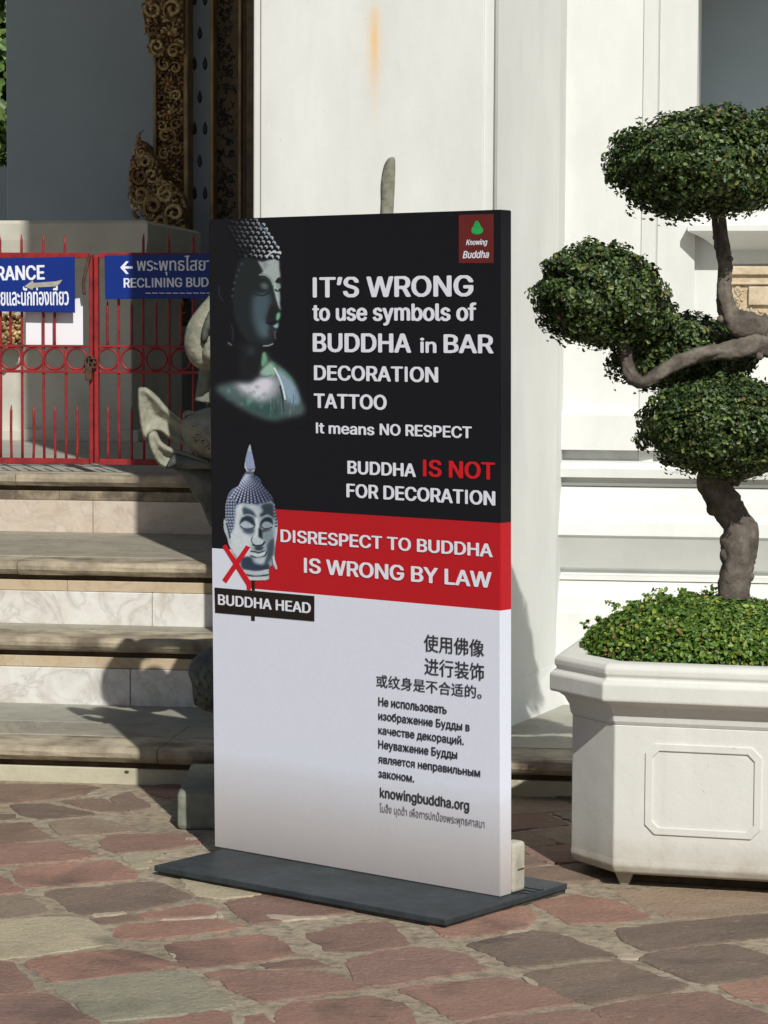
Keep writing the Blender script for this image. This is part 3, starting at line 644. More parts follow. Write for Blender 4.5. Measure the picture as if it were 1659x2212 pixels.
# ------------------------------------------------------------------ steps
steps = empty('stone_steps', tuple(B0), -TH)
tag(steps, 'flight of worn marble-faced stone steps climbing to the red gate', 'steps')
TZ = [.136, .409, .672, .949]; TD = [0, .943, 1.33, 2.77]
def nosing(s0, s1, d, z, m, h=.055, over=.042, n=10):
    pr = [(d+.25, z), (d-over+.016, z), (d-over+.004, z-.006), (d-over, z-.018), (d-over+.002, z-.034), (d-over+.012, z-.046), (d-over+.022, z-h), (d+.25, z-h)]
    return extrude_profile('nosing', pr, s0, s1, m, steps, n, .0016)
cuts = {0: [-4.2, -2.6, -1.1, .35, 1.9, 3.6, 5.4, 7], 1: [-4.2, -2.0, -.9, .72], 2: [-4.2, -1.9, -.55, .70], 3: [-4.2, -2.3, -.98, .70]}
for i in range(4):
    z = TZ[i]; d = TD[i]; zb = TZ[i-1] if i else 0.
    back_d = (TD[i+1] if i < 3 else 2.9)+.05
    cc = cuts[i]
    for a, b in zip(cc[:-1], cc[1:]):
        nosing(a+.0015, b-.0015, d, z, M['nosing'])
        bd_ = back_d if (i or a < .3) else 1.62
        if i == 0:
            box('tread_slab', a+.0015, b-.0015, d+.21, d+.50, z-.05, z+.0025, M['tread'], steps, .003)
            box('tread_slab', a+.2, b+.197, d+.502, bd_, z-.05, z+.0035, M['tread_grey'], steps, .003)
        elif i < 3:
            box('tread_slab', a+.0015, b-.0015, d+.21, bd_, z-.05, z+.0025, M['tread_grey' if i == 1 and False else 'tread'], steps, .003)
        else: box('tread_slab', a+.0015, b-.0015, d+.10, 2.95, z-.05, z+.0025, M['tread'], steps, .003)
    s0, s1 = cc[0], cc[-1]
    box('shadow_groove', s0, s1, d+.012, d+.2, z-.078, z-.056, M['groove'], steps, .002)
    if i == 0:
        for a, b in zip([-4.2, -1.3, .5, 2.4, 4.4], [-1.3, .5, 2.4, 4.4, 7]):
            box('riser_slab', a+.001, b-.001, d, d+.2, -.02, z-.079, M['riser_cream'], steps, .004)
    else:
        zm = z-.079-.045
        for a, b in zip(cc[:-1], cc[1:]): box('riser_band', a+.2, b+.199, d+.002, d+.2, zm+.001, z-.079, M['band_dark' if i == 3 else 'band'], steps, .003)
        joint = {1: [-4.2, bd(*c3(708, 1300), d)[0], .70], 2: [-4.2, -1.6, bd(*c3(826, 900), d)[0], .70], 3: [-4.2, -1.75, bd(*c3(505, 400), d)[0], .70]}[i]
        for k, (a, b) in enumerate(zip(joint[:-1], joint[1:])):
            box('marble_panel', a+.0012, b-.0012, d-.008+.003*(k % 2), d+.2, zb+.002, zm, M['marble_pink' if i == 3 else 'marble_white'], steps, .003)
for (x, y, r) in ((687, 1805, .006), (672, 1742, .0035)):
    s, z = bd(*c3(x, y), 0); mb = MB(); mb.add(*blob_geom((s, .0, z), (r*1.3, .004, r), 8, 5, .2)); mb.build('drilled_hole', M['groove'], steps, True)

# ------------------------------------------------------------------ red iron gate
GD = 2.92; GZ0 = .985
def gx(x, y=1000): return bd(*c2(x, y), GD)[0]
def gz(y, x=400): return bd(*c2(x, y), GD)[1]
zt_, z1_, z2_, zb_ = gz(340), gz(940), gz(1108), gz(1700)
def bar(par, x, z0, z1, r=.0066, point=False, wob=.004, d=GD):
    n = 7; dx = random.uniform(-wob, wob); pts = []; rd = []
    for k in range(n):
        q = k/(n-1); pts.append((x+dx*math.sin(q*math.pi), d+random.uniform(-.001, .001), z0+(z1-z0)*q)); rd.append(r)
    if point: rd[-1] = r*.25; pts[-2] = (pts[-2][0], pts[-2][1], z1-.03)
    return tube('bar', pts, rd, M['red'], par, 8)
def rail(par, x0, x1, z, h=.014, d=GD, y=.012): return box('rail', x0, x1, d-y, d+y, z-h/2, z+h/2, M['red'], par, .002)
def ring(par, x, z, r):
    V = []; pts = [(x+r*math.cos(a), GD, z+r*math.sin(a)) for a in np.linspace(0, 2*math.pi, 25)[:-1]]
    seg = 6; Fc = []; n = 24
    for i, p in enumerate(pts):
        c_ = np.array([x, GD, z]); u = (np.array(p)-c_)/r
        for k in range(seg):
            a = 2*math.pi*k/seg; V.append(np.array(p)+.006*(math.cos(a)*u+math.sin(a)*np.array([0, 1.4, 0])))
    for i in range(n):
        for k in range(seg): Fc.append((i*seg+k, i*seg+(k+1) % seg, ((i+1) % n)*seg+(k+1) % seg, ((i+1) % n)*seg+k))
    mesh_obj('ring', V, Fc, M['red'], par, True)
zt_top = gz(205, 300); zr = (z1_+z2_)/2; rr_ = (z1_-z2_)/2-.010
# left leaf
gl = empty('iron_gate_leaf', tuple(B0), -TH); tag(gl, 'red iron gate leaf behind the tilted ENTRANCE sign, left of the padlock', 'gate', 'red iron gate leaves')
xe = gx(607)
for z, h in ((zt_, .026), (z1_, .012), (z2_, .014), (zb_, .028)): rail(gl, gx(-700), xe-.012, z, h)
P = gx(435)-gx(290)
for k in range(-4, 4):
    x = gx(290)+P*(k-0)
    if x > xe-.05: continue
    bar(gl, x, zb_, gz(200) if k != 1 else z1_, point=k != 1)
    if k == 1: bar(gl, x-.004, zt_, gz(205), point=True)
    x2 = x+P*.5
    if x2 < xe-.03:
        ring(gl, x2, zr, rr_); bar(gl, x2, zb_, gz(1330), point=True)
        
        if k in (0, -2, -4): bar(gl, x2, z1_, gz(645), point=True)
box('stile', xe-.010, xe+.008, GD-.016, GD+.016, gz(1700)-.01, gz(330), M['red'], gl, .003)
# right leaf
gr_ = empty('iron_gate_leaf', tuple(B0), -TH); tag(gr_, 'red iron gate leaf behind the RECLINING BUDDHA sign, right of the padlock', 'gate', 'red iron gate leaves')
xs_ = gx(638)
for z, h in ((zt_, .026), (z1_, .012), (z2_, .014), (zb_, .028)): rail(gr_, xs_+.014, .6, z, h)
P = (gx(1110)-gx(783))/2
for k in range(0, 6):
    x = gx(788)+P*k
    if x > .55: break
    bar(gr_, x, zb_, gz(195 if k else 330), point=True)
    x2 = x-P*.5 if k else x-P*.47
    ring(gr_, x2, zr, rr_); bar(gr_, x2, zb_, gz(1328), point=True); bar(gr_, x2, z1_, gz(640), point=True)
box('stile', xs_-.008, xs_+.012, GD-.016, GD+.016, gz(1700)-.01, gz(345), M['red'], gr_, .003)
br = smooth_line([(gx(570), GD-.03, gz(600)), (gx(566), GD-.035, gz(520)), (gx(585), GD-.03, gz(420)), (gx(606), GD-.02, gz(335))], 5)
tube('bent_brace', br, .008, M['rustbrown'], gl, 8)
lk = empty('padlock', tuple(B0), -TH); tag(lk, 'rusty brown padlock and chain joining the two red gate leaves', 'padlock')
xl = (xe+xs_)/2; zl = gz(1100)
box('lock_body', xl-.034, xl-.002, GD-.045, GD-.018, gz(1165), gz(1075), M['rustbrown'], lk, .005)
mb = MB(); mb.add(*tube_geom(smooth_line([(xl-.03, GD-.03, gz(1080)), (xl-.034, GD-.03, gz(1030)), (xl-.012, GD-.03, gz(1000)), (xl+.006, GD-.03, gz(1035)), (xl-.004, GD-.03, gz(1080))], 4), .006, 6)); mb.build('shackle', M['rustbrown'], lk, True)
mb = MB()
for k in range(5): mb.add(*tube_geom([(xl+.0+.016*math.cos(a), GD-.026+.012*math.sin(a)*(1 if k % 2 else -1), gz(1085-k*14)+.006*math.sin(a)) for a in np.linspace(0, 6.28, 9)], .0035, 5))
mb.build('chain', M['rustbrown'], lk, True)

# ------------------------------------------------------------------ lettering
def load_font(fn):
    try:
        p = os.path.join(bpy.utils.system_resource('DATAFILES'), 'fonts', fn)
        return bpy.data.fonts.load(p) if os.path.exists(p) else None
    except Exception: return None
FONT = load_font('Inter.woff2')
def glyphs(txt):
    plain = all(ord(c) < 0x500 or c in '\u2019' for c in txt)
    if plain and FONT: txt = txt.replace('I', '|')
    cu = bpy.data.curves.new('lettering', 'FONT'); cu.body = txt; cu.resolution_u = 4; cu.fill_mode = 'NONE'
    if FONT and plain: cu.font = FONT
    ob = bpy.data.objects.new('lettering', cu); C.objects.link(ob); bpy.context.view_layer.update()
    dg = bpy.context.evaluated_depsgraph_get(); me = bpy.data.meshes.new_from_object(ob.evaluated_get(dg))
    V = np.array([v.co[:] for v in me.vertices]).reshape(-1, 3); nxt = np.zeros(len(V), bool)
    for e in me.edges:
        a, b = sorted(e.vertices)
        if b == a+1: nxt[a] = True
    T = []; st_ = 0
    for i in range(len(V)):
        if not nxt[i]: T.append((st_, i+1)); st_ = i+1
    bpy.data.objects.remove(ob); bpy.data.curves.remove(cu); bpy.data.meshes.remove(me)
    return V, T, plain
CAPH = glyphs('H')[0][:, 1].max(); cu_ = glyphs('\u0e1e')[0][:, 1]; CAPT = cu_.max()
def put_text(txt, x0, x1, yb, cap, off, m, parent, place, bold=0., name='lettering', rows=None):
    """the outline is scanned into rows of thin strips, after widening the strokes by bold*cap: flat print without overlaps"""
    V, T, plain = glyphs(txt); caph = CAPH if plain else CAPT if any('\u0e00' < c < '\u0e7f' for c in txt) else .78
    rows = rows or 46; px = cap/rows; bx = bold*cap; by = bold*cap*.45
    sx = (x1-x0-2*bx)/(V[:, 0].max()-V[:, 0].min()); sy = (cap-2*by)/caph
    U = (V[:, 0]-V[:, 0].min())*sx+bx; W_ = V[:, 1]*sy+by
    ylo, yhi = W_.min()-by-px*2, W_.max()+by+px*2
    W2, H2 = int((x1-x0)/px)+4, int((yhi-ylo)/px)+2; D_ = np.zeros((H2, W2+1), int)
    gu = U/px; gv = (W_-ylo)/px
    for a_, b_ in T:
        X_, Y_ = gu[a_:b_], gv[a_:b_]; n_ = b_-a_
        for i in range(n_):
            xa, ya, xb, yb2 = X_[i], Y_[i], X_[(i+1) % n_], Y_[(i+1) % n_]
            if ya == yb2: continue
            sg = 1 if yb2 > ya else -1; lo_, hi_ = (ya, yb2) if sg > 0 else (yb2, ya)
            rr = np.arange(int(math.ceil(lo_-.5)), int(math.ceil(hi_-.5)))
            rr = rr[(rr >= 0) & (rr < H2)]
            if len(rr): np.add.at(D_, (rr, np.clip(np.ceil(xa+(rr+.5-ya)/(yb2-ya)*(xb-xa)-.5).astype(int), 0, W2)), sg)
    R = np.cumsum(D_, 1)[:, :W2] != 0
    if 'I' in txt and plain: R[int((cap-ylo-by)/px)+0:, :] = False; R[:int((by-ylo)/px), :] = False
    nx, ny = int(round(bx/px)), int(round(by/px)); Q = np.zeros_like(R)
    for dy in range(-ny, ny+1):
        for dx in range(-nx, nx+1):
            if nx and ny and abs(dx)/nx+abs(dy)/ny > 1.6: continue
            Q |= np.roll(np.roll(R, dy, 0), dx, 1)
    Vs = []; Fs = []
    for r in range(H2):
        row = np.concatenate([[0], Q[r].astype(int), [0]]); d = np.diff(row); st_, en = np.where(d == 1)[0], np.where(d == -1)[0]
        v0 = yb+ylo+r*px; v1 = v0+px
        for a_, b_ in zip(st_, en):
            k = len(Vs); Vs += [place(x0+a_*px, v0, off), place(x0+b_*px, v0, off), place(x0+b_*px, v1, off), place(x0+a_*px, v1, off)]; Fs.append((k, k+1, k+2, k+3))
    return mesh_obj(name, Vs, Fs, m, parent)

# blue signs on the gate (their own planes, in the hall's local frame)
def sign_board(label, corners, d, th, group):
    """corners: TL,TR,BR,BL in crop-2 pixels"""
    P = [bd(*c2(*p), d) for p in corners]
    o = empty('direction_sign', tuple(B0), -TH); tag(o, label, 'sign', group)
    V = [(p[0], d, p[1]) for p in P]+[(p[0], d+th, p[1]) for p in P]
    bm = bmesh.new(); vs = [bm.verts.new(v) for v in V]
    for f in ((0, 1, 2, 3), (7, 6, 5, 4), (0, 4, 5, 1), (1, 5, 6, 2), (2, 6, 7, 3), (3, 7, 4, 0)): bm.faces.new([vs[i] for i in f])
    bmesh.ops.bevel(bm, geom=bm.edges[:], offset=.0015, segments=1, affect='EDGES')
    bm_obj('board', bm, M['blue'], o); return o
# left sign, tilted
sgL = sign_board('blue ENTRANCE sign with tilted Thai lettering hung on the left gate leaf', [(-560, 372), (492, 348), (495, 720), (-560, 700)], 2.885, .006, 'blue signs on the gate')
def lplace(a, b, d):
    pa, pb = bd(*c2(*a), d), bd(*c2(*b), d); L = math.hypot(pb[0]-pa[0], pb[1]-pa[1]); ux, uz = (pb[0]-pa[0])/L, (pb[1]-pa[1])/L
    return (lambda u, v, o: (pa[0]+ux*u-uz*v, d-o, pa[1]+uz*u+ux*v)), L
U_ = abs(gz(500)-gz(400))/100
pf, L = lplace((-213, 512), (297, 500), 2.885); put_text('ENTRANCE', 0, L, 0, 95*U_, .0012, M['letter'], sgL, pf, .05)
pf, L = lplace((-60, 672), (456, 668), 2.885); put_text('ไทยและนักท่องเที่ยว', 0, L, 0, 88*U_, .0012, M['letter'], sgL, pf, .03)
pts = [(162, 545), (218, 505), (222, 522), (372, 512), (412, 500), (395, 528), (372, 545), (222, 553), (215, 568)]
Pq = [bd(*c2(*p), 2.884) for p in pts]
mesh_obj('arrow', [(p[0], 2.8825, p[1]) for p in Pq], [(0, 1, 2), (0, 2, 7), (0, 7, 8), (2, 3, 6, 7), (3, 4, 5, 6)], M['bracket'], sgL)
sgR = sign_board('blue RECLINING BUDDHA sign with white arrow hung on the right gate leaf', [(690, 340), (1640, 322), (1640, 622), (695, 630)], 2.88, .006, 'blue signs on the gate')
pf, L = lplace((818, 553), (1378, 548), 2.88)
wfull = glyphs('RECLINING BUDDHA')[0][:, 0]; wpart = glyphs('RECLINING BUD')[0][:, 0]
put_text('RECLINING BUDDHA', 0, L*(wfull.max()-wfull.min())/(wpart.max()-wpart.min()), 0, 62*U_, .0012, M['letter'], sgR, pf, .035)
pf, L = lplace((905, 443), (1372, 440), 2.88)
wfull = glyphs('พระพุทธไสยาส')[0][:, 0]; wpart = glyphs('พระพุทธไสย')[0][:, 0]
put_text('พระพุทธไสยาส', 0, L*.97*(wfull.max()-wfull.min())/(wpart.max()-wpart.min()), 0, 66*U_, .0012, M['letter'], sgR, pf, .02)
pts = [(795, 420), (835, 378), (852, 380), (825, 412), (878, 412), (878, 428), (825, 428), (852, 462), (835, 464)]
Pq = [bd(*c2(*p), 2.88) for p in pts]
mesh_obj('arrow', [(p[0], 2.8785, p[1]) for p in Pq], [(0, 1, 2, 3), (3, 4, 5, 6), (0, 3, 6), (0, 6, 7, 8)], M['letter'], sgR)
mb = MB()
for k in range(13):
    xa = 962+k*45; q0 = bd(*c2(xa, 586), 2.88); q1 = bd(*c2(xa+36, 590), 2.88)
    mb.add([(q0[0], 2.8785, q0[1]), (q1[0], 2.8785, q0[1]-.001), (q1[0], 2.8785, q1[1]-.002), (q0[0], 2.8785, q1[1]-.001)], [(0, 1, 2, 3)])
mb.build('dashed_line', M['letter'], sgR)
# sheet of white paper behind the bars
pq = [bd(*c2(*p), 2.945) for p in ((172, 690), (548, 618), (550, 932), (172, 935))]
V = []; Fc = []; nx = 10
for i in range(nx+1):
    t_ = i/nx
    for j, (a, b) in enumerate(((pq[0], pq[1]), (pq[3], pq[2]))):
        V.append((a[0]+(b[0]-a[0])*t_, 2.945+.0012*math.sin(t_*5)*(1 if j else .2), a[1]+(b[1]-a[1])*t_))
for i in range(nx): Fc.append((2*i, 2*i+2, 2*i+3, 2*i+1))
pap = mesh_obj('paper_sheet', V, Fc, M['paper'], None, False); pap.location = tuple(B0); pap.rotation_euler = (0, 0, -TH)
md = pap.modifiers.new('thickness', 'SOLIDIFY'); md.thickness = .002
tag(pap, 'blank white paper sheet tied behind the red bars under the ENTRANCE sign', 'paper sheet')

# ------------------------------------------------------------------ the poster stand
YAW = .6703; SA = np.array([math.cos(YAW), -math.sin(YAW), 0]); SN = np.array([math.sin(YAW), math.cos(YAW), 0])
BR = np.array([.333, 6.9147, .03]); BW, BH, BT, LEAN = 1.084, 1.9212, .0536, -.0295
BL = BR-SA*BW
stand = empty('poster_stand', tuple(BL[:2])+(0,), -YAW)
tag(stand, 'tall black, red and white IT\u2019S WRONG poster board standing on a dark steel plate', 'poster stand')
TILT = math.atan2(-LEAN, BH)
def bp(u, v, off=0.):       # board coordinates -> stand local (x along board, y away from the viewer)
    return (u, -math.sin(TILT)*v-off*math.cos(TILT), .03+math.cos(TILT)*v-off*math.sin(TILT)*0)
nB = SN*math.cos(TILT)+np.array([0, 0, math.sin(TILT)])
upB = np.array([0, 0, math.cos(TILT)])-SN*math.sin(TILT)
def b2(x, y):               # photo point -> (u, v)
    p = onp(x, y, BL, nB)-BL; return float(p@SA), float(p@upB)
vRed = b2(*c5(1523, 108))[1]; vWh = b2(*c5(1520, 553))[1]; uRed = b2(533, 1250)[0]; vBlkL = b2(457, 1184)[1]
vG = b2(600, 1640)[1]
def poster_mat():
    m, t, b = new_mat('poster_print')
    sx = t.nodes.new('ShaderNodeSeparateXYZ'); t.links.new(coord(t), sx.inputs[0]); X, Y, Z = sx.outputs
    gt = lambda a, k: mth(t, 'GREATER_THAN', a, k)
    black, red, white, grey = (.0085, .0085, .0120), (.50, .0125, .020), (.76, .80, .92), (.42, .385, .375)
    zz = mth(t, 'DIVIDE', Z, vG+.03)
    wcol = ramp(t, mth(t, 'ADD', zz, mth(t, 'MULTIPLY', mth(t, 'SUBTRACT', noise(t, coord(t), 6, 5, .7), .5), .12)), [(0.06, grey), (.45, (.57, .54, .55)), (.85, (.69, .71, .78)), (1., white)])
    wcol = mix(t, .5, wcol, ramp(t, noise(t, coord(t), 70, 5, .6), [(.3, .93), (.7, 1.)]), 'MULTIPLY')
    right = gt(X, uRed)
    c_ = mix(t, gt(Z, vWh+.03), wcol, red)
    c_ = mix(t, gt(Z, vRed+.03), c_, black)
    cl = mix(t, gt(Z, vBlkL+.03), wcol, black)
    col = mix(t, right, cl, c_)
    t.links.new(col, b.inputs['Base Color']); b.inputs['Roughness'].default_value = .42; b.inputs['Specular IOR Level'].default_value = .25
    bump(t, b, noise(t, coord(t), 3, 3), .25, .006); return m
M['poster'] = poster_mat()
def slab(name, u0, u1, v0, v1, o0, o1, m, par, bev=.0):
    bm = bmesh.new(); V = [bm.verts.new(bp(u, v, o)) for o in (o0, o1) for u, v in ((u0, v0), (u1, v0), (u1, v1), (u0, v1))]
    for f in ((0, 1, 2, 3), (4, 7, 6, 5), (0, 4, 5, 1), (1, 5, 6, 2), (2, 6, 7, 3), (3, 7, 4, 0)): bm.faces.new([V[i] for i in f])
    if bev: bmesh.ops.bevel(bm, geom=bm.edges[:], offset=bev, segments=2, affect='EDGES')
    return bm_obj(name, bm, m, par)
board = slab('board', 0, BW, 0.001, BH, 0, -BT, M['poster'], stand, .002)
# text: (string, crop, left-baseline, right-baseline, left-cap-top, material, bold)
def line(txt, cf, L, R, T, m, bold=0., off=.0022):
    a, b, t_ = b2(*cf(*L)), b2(*cf(*R)), b2(*cf(*T)); v = (a[1]+b[1])/2
    return put_text(txt, a[0], b[0], v, t_[1]-a[1], off, M[m], board, bp, bold)
line('IT’S WRONG', c4, (572, 492), (1390, 487), (572, 387), 'letter', .071)
line('to use symbols of', c4, (570, 612), (1403, 609), (570, 526), 'letter', .055)
line('BUDDHA', c4, (572, 770), (1073, 772), (572, 673), 'letter', .071)
line('in', c4, (1118, 772), (1200, 775), (1118, 697), 'letter', .055)
line('BAR', c4, (1237, 773), (1492, 777), (1237, 678), 'letter', .071)
line('DECORATION', c4, (578, 915), (1210, 921), (578, 838), 'letter', .071)
line('TATTOO', c4, (577, 1055), (948, 1062), (577, 980), 'letter', .071)
line('It means', c4, (588, 1184), (885, 1190), (588, 1128), 'letter', .055)
line('NO RESPECT', c4, (912, 1192), (1380, 1207), (912, 1134), 'letter', .055)
line('BUDDHA', c4, (748, 1390), (1097, 1403), (748, 1322), 'letter', .071)
line('IS NOT', c4, (1132, 1404), (1500, 1417), (1132, 1316), 'letter_red', .071)
line('FOR DECORATION', c4, (743, 1512), (1500, 1545), (743, 1441), 'letter', .071)
line('DISRESPECT TO BUDDHA', c5, (408, 206), (1487, 278), (408, 141), 'letter', .071)
line('IS WRONG BY LAW', c5, (527, 362), (1482, 436), (527, 284), 'letter', .071)
line('使用佛像', c5, (1137, 758), (1443, 775), (1137, 684), 'letter_dark', .012)
line('进行装饰', c5, (1140, 876), (1443, 897), (1140, 802), 'letter_dark', .012)
line('或纹身是不合适的。', c5, (895, 945), (1430, 985), (895, 890), 'letter_dark', .012)
RU = [('Не использовать', 905, 1253, 399, 437, 355), ('изображение Будды в', 905, 1370, 473, 522, 432), ('качестве декораций.', 905, 1340, 545, 592, 504),
      ('Неуважение Будды', 905, 1307, 620, 660, 578), ('является неправильным', 905, 1423, 692, 755, 651), ('законом.', 905, 1088, 765, 783, 724)]
for t_, xa, xb, ya, yb, yt in RU: line(t_, c6, (xa, ya), (xb, yb), (xa, yt), 'letter_dark', .035)
line('knowingbuddha.org', c6, (913, 868), (1367, 925), (913, 818), 'letter_dark', .035)
line('โนอิ้ง บุดด้า เพื่อการปกป้องพระพุทธศาสนา', c6, (912, 940), (1445, 1016), (912, 910), 'letter_grey', .0)
# logo
def poly_print(name, cf, pts, off, m, sm=0):
    P = [b2(*cf(*p)) for p in pts]
    if sm: P = [tuple(q) for q in smooth_closed(P, sm)]
    n = len(P); V = [bp(p[0], p[1], off) for p in P]+[bp(p[0], p[1], .0) for p in P]
    return mesh_obj(name, V, [tuple(range(n))]+[(i, (i+1) % n, n+(i+1) % n, n+i) for i in range(n)], m, board)
M['logo'] = simple('maroon_print', (.155, .020, .018), (.125, .018, .016), 9, .5)
M['jade'] = simple('jade_print', (.03, .48, .12), (.02, .28, .07), 90, .5)
poly_print('logo_patch', c4, [(1313, 72), (1489, 66), (1489, 317), (1313, 317)], .0008, M['logo'])
poly_print('jade_leaf', c4, [(1404, 100), (1416, 112), (1424, 130), (1434, 142), (1435, 158), (1418, 170), (1392, 170), (1378, 158), (1380, 142), (1388, 128), (1394, 112)], .0016, M['jade'], 2)
def script_line(txt, L, R, T):
    a, b, t_ = b2(*c4(*L)), b2(*c4(*R)), b2(*c4(*T)); v = (a[1]+b[1])/2; h = t_[1]-a[1]
    f = lambda u, w_, o: bp(u+(w_-v)*.25, w_, o)
    put_text(txt, a[0], b[0]-h*.2, v, h, .0016, M['letter'], board, f, .05)
script_line('Knowing', (1350, 225), (1460, 224), (1350, 197)); script_line('Buddha', (1333, 293), (1470, 290), (1333, 256))
# black label and stick
poly_print('label_box', c5, [(71, 435), (578, 478), (578, 607), (74, 563)], .0014, M['black_print'])
line('BUDDHA HEAD', c5, (90, 526), (562, 563), (90, 472), 'letter', .06)
poly_print('stick', c5, [(259, 398), (274, 399), (276, 450), (261, 450)], .0012, M['black_print'])
poly_print('stick', c5, [(257, 575), (275, 577), (275, 605), (257, 603)], .0012, M['black_print'])

# -------- printed pictures of the two carved heads, painted on fine grids
def prast(shape, pts):
    H_, W_ = shape; yy, xx = np.mgrid[0:H_, 0:W_]; r = np.zeros(shape, bool); n = len(pts); j = n-1
    for i in range(n):
        xi, yi = pts[i]; xj, yj = pts[j]
        if yi != yj:
            c_ = ((yi > yy) != (yj > yy)) & (xx < (xj-xi)*(yy-yi)/(yj-yi)+xi); r ^= c_
        j = i
    return r.astype(float)
def blur(a, r):
    r = int(round(r))
    if r < 1: return a
    for _ in range(2):
        for ax in (0, 1):
            p = np.pad(a, [(r+1, r) if k == ax else (0, 0) for k in (0, 1)], mode='edge'); c_ = np.cumsum(p, axis=ax)
            a = (np.take(c_, range(2*r+1, p.shape[ax]), ax)-np.take(c_, range(0, p.shape[ax]-2*r-1), ax))/(2*r+1)
    return a
class Art:
    def __init__(s, w_, h_, bg, k): s.k = k; s.shape = (int(h_*k), int(w_*k)); s.im = np.ones(s.shape+(3,))*np.array(bg); s.rs = np.random.default_rng(5)
    def poly(s, pts, col, soft=0, a=1., sm=4):
        P = smooth_closed(pts, sm) if sm else pts
        m_ = blur(prast(s.shape, [(p[0]*s.k, p[1]*s.k) for p in P]), soft*s.k)*a
        s.im = s.im*(1-m_[..., None])+np.array(col)*m_[..., None]
    def line(s, pts, col, wd, soft=0, a=1.):
        P = smooth_line([np.array(p, float) for p in pts], 6); yy, xx = np.mgrid[0:s.shape[0], 0:s.shape[1]]; D = np.full(s.shape, 1e9)
        for p, q in zip(P[:-1], P[1:]):
            p = p*s.k; q = q*s.k; d = q-p; L = d@d+1e-9; t_ = np.clip(((xx-p[0])*d[0]+(yy-p[1])*d[1])/L, 0, 1)
            D = np.minimum(D, np.hypot(xx-p[0]-t_*d[0], yy-p[1]-t_*d[1]))
        m_ = np.clip((wd*s.k/2-D)/max(.6, soft*s.k)+.5, 0, 1)*a
        s.im = s.im*(1-m_[..., None])+np.array(col)*m_[..., None]
    def dot(s, x, y, r, col, a=1., soft=.8):
        k = s.k; x *= k; y *= k; r *= k; R_ = int(r+3); x0, y0 = int(x), int(y)
        ya, yb, xa, xb = max(0, y0-R_), min(s.shape[0], y0+R_+1), max(0, x0-R_), min(s.shape[1], x0+R_+1)
        if ya >= yb or xa >= xb: return
        yy, xx = np.mgrid[ya:yb, xa:xb]; m_ = np.clip((r-np.hypot(xx-x, yy-y))/soft+.5, 0, 1)[..., None]*a
        s.im[ya:yb, xa:xb] = s.im[ya:yb, xa:xb]*(1-m_)+np.array(col)*m_
    def grain(s, amt):
        g = blur(s.rs.normal(0, 1, s.shape), 1.2); s.im *= 1+amt*g[..., None]
def art_mat(name):
    m, t, b = new_mat(name); at = t.nodes.new('ShaderNodeAttribute'); at.attribute_name = 'print'; t.links.new(at.outputs['Color'], b.inputs['Base Color'])
    b.inputs['Roughness'].default_value = .42; b.inputs['Specular IOR Level'].default_value = .25
    bump(t, b, noise(t, coord(t), 3, 3), .25, .006); return m
def place_art(name, art, inv, uv, n, off, mask=None):
    """inv: (photo x, y) -> art px"""
    u0, u1, v0, v1 = uv; nu, nv = n
    us = np.linspace(u0, u1, nu); vs = np.linspace(v0, v1, nv); UU, VV = np.meshgrid(us, vs)
    W3 = BL+UU[..., None]*SA+VV[..., None]*upB; px, py = prj(W3.reshape(-1, 3)); ax, ay = inv(px, py)
    ix = np.clip(ax*art.k, 0, art.shape[1]-1.01); iy = np.clip(ay*art.k, 0, art.shape[0]-1.01); x0 = ix.astype(int); y0 = iy.astype(int); fx = (ix-x0)[:, None]; fy = (iy-y0)[:, None]
    I = art.im; col = (I[y0, x0]*(1-fx)+I[y0, x0+1]*fx)*(1-fy)+(I[y0+1, x0]*(1-fx)+I[y0+1, x0+1]*fx)*fy
    col = np.clip(col, 0, 255)/255; col = np.where(col <= .04045, col/12.92, ((col+.055)/1.055)**2.4)
    V = np.array([bp(u, v, off) for u, v in zip(UU.ravel(), VV.ravel())])
    idx = np.arange(nu*nv).reshape(nv, nu); Q = np.stack([idx[:-1, :-1], idx[:-1, 1:], idx[1:, 1:], idx[1:, :-1]], -1).reshape(-1, 4)
    if mask is not None:
        mk = (mask[y0, x0] > .5); Q = Q[mk[Q].sum(1) >= 3]
    me = bpy.data.meshes.new(name); me.from_pydata(V.tolist(), [], Q.tolist()); me.materials.append(art_mat(name+'_print'))
    ca = me.color_attributes.new('print', 'FLOAT_COLOR', 'POINT'); ca.data.foreach_set('color', np.concatenate([col, np.ones((len(col), 1))], 1).astype(np.float32).ravel())
    o = bpy.data.objects.new(name, me); C.objects.link(o); o.parent = board; return o
BK = (24, 24, 29)
A = Art(1074, 2212, BK, .3)
A.poly([(330,480),(420,440),(600,470),(722,450),(740,620),(742,720),(735,900),(744,975),(735,1010),(738,1060),(722,1090),(716,1150),(700,1220),(690,1270),(650,1335),(580,1352),(420,1300),(300,1120),(260,880),(290,620)], (36, 43, 46), 14)
A.poly([(350,1300),(560,1340),(560,1600),(430,1690),(330,1650),(330,1400)], (32, 34, 38), 20)
A.poly([(480,820),(620,800),(640,930),(600,1060),(625,1180),(600,1260),(520,1230),(470,1100),(455,950)], (74, 94, 106), 30)
A.poly([(560,1080),(620,1130),(610,1240),(540,1200)], (88, 112, 124), 24, .6)
A.poly([(380,560),(520,520),(560,600),(450,680),(400,800),(360,800)], (38, 44, 44), 20)
A.poly([(515,480),(560,490),(620,470),(690,455),(724,480),(730,560),(740,640),(722,660),(690,690),(668,722),(650,670),(610,630),(560,612),(540,606),(565,585),(545,540)], (168, 182, 182), 7)
A.poly([(560,500),(600,490),(610,520),(580,560)], (120, 130, 134), 12, .7)
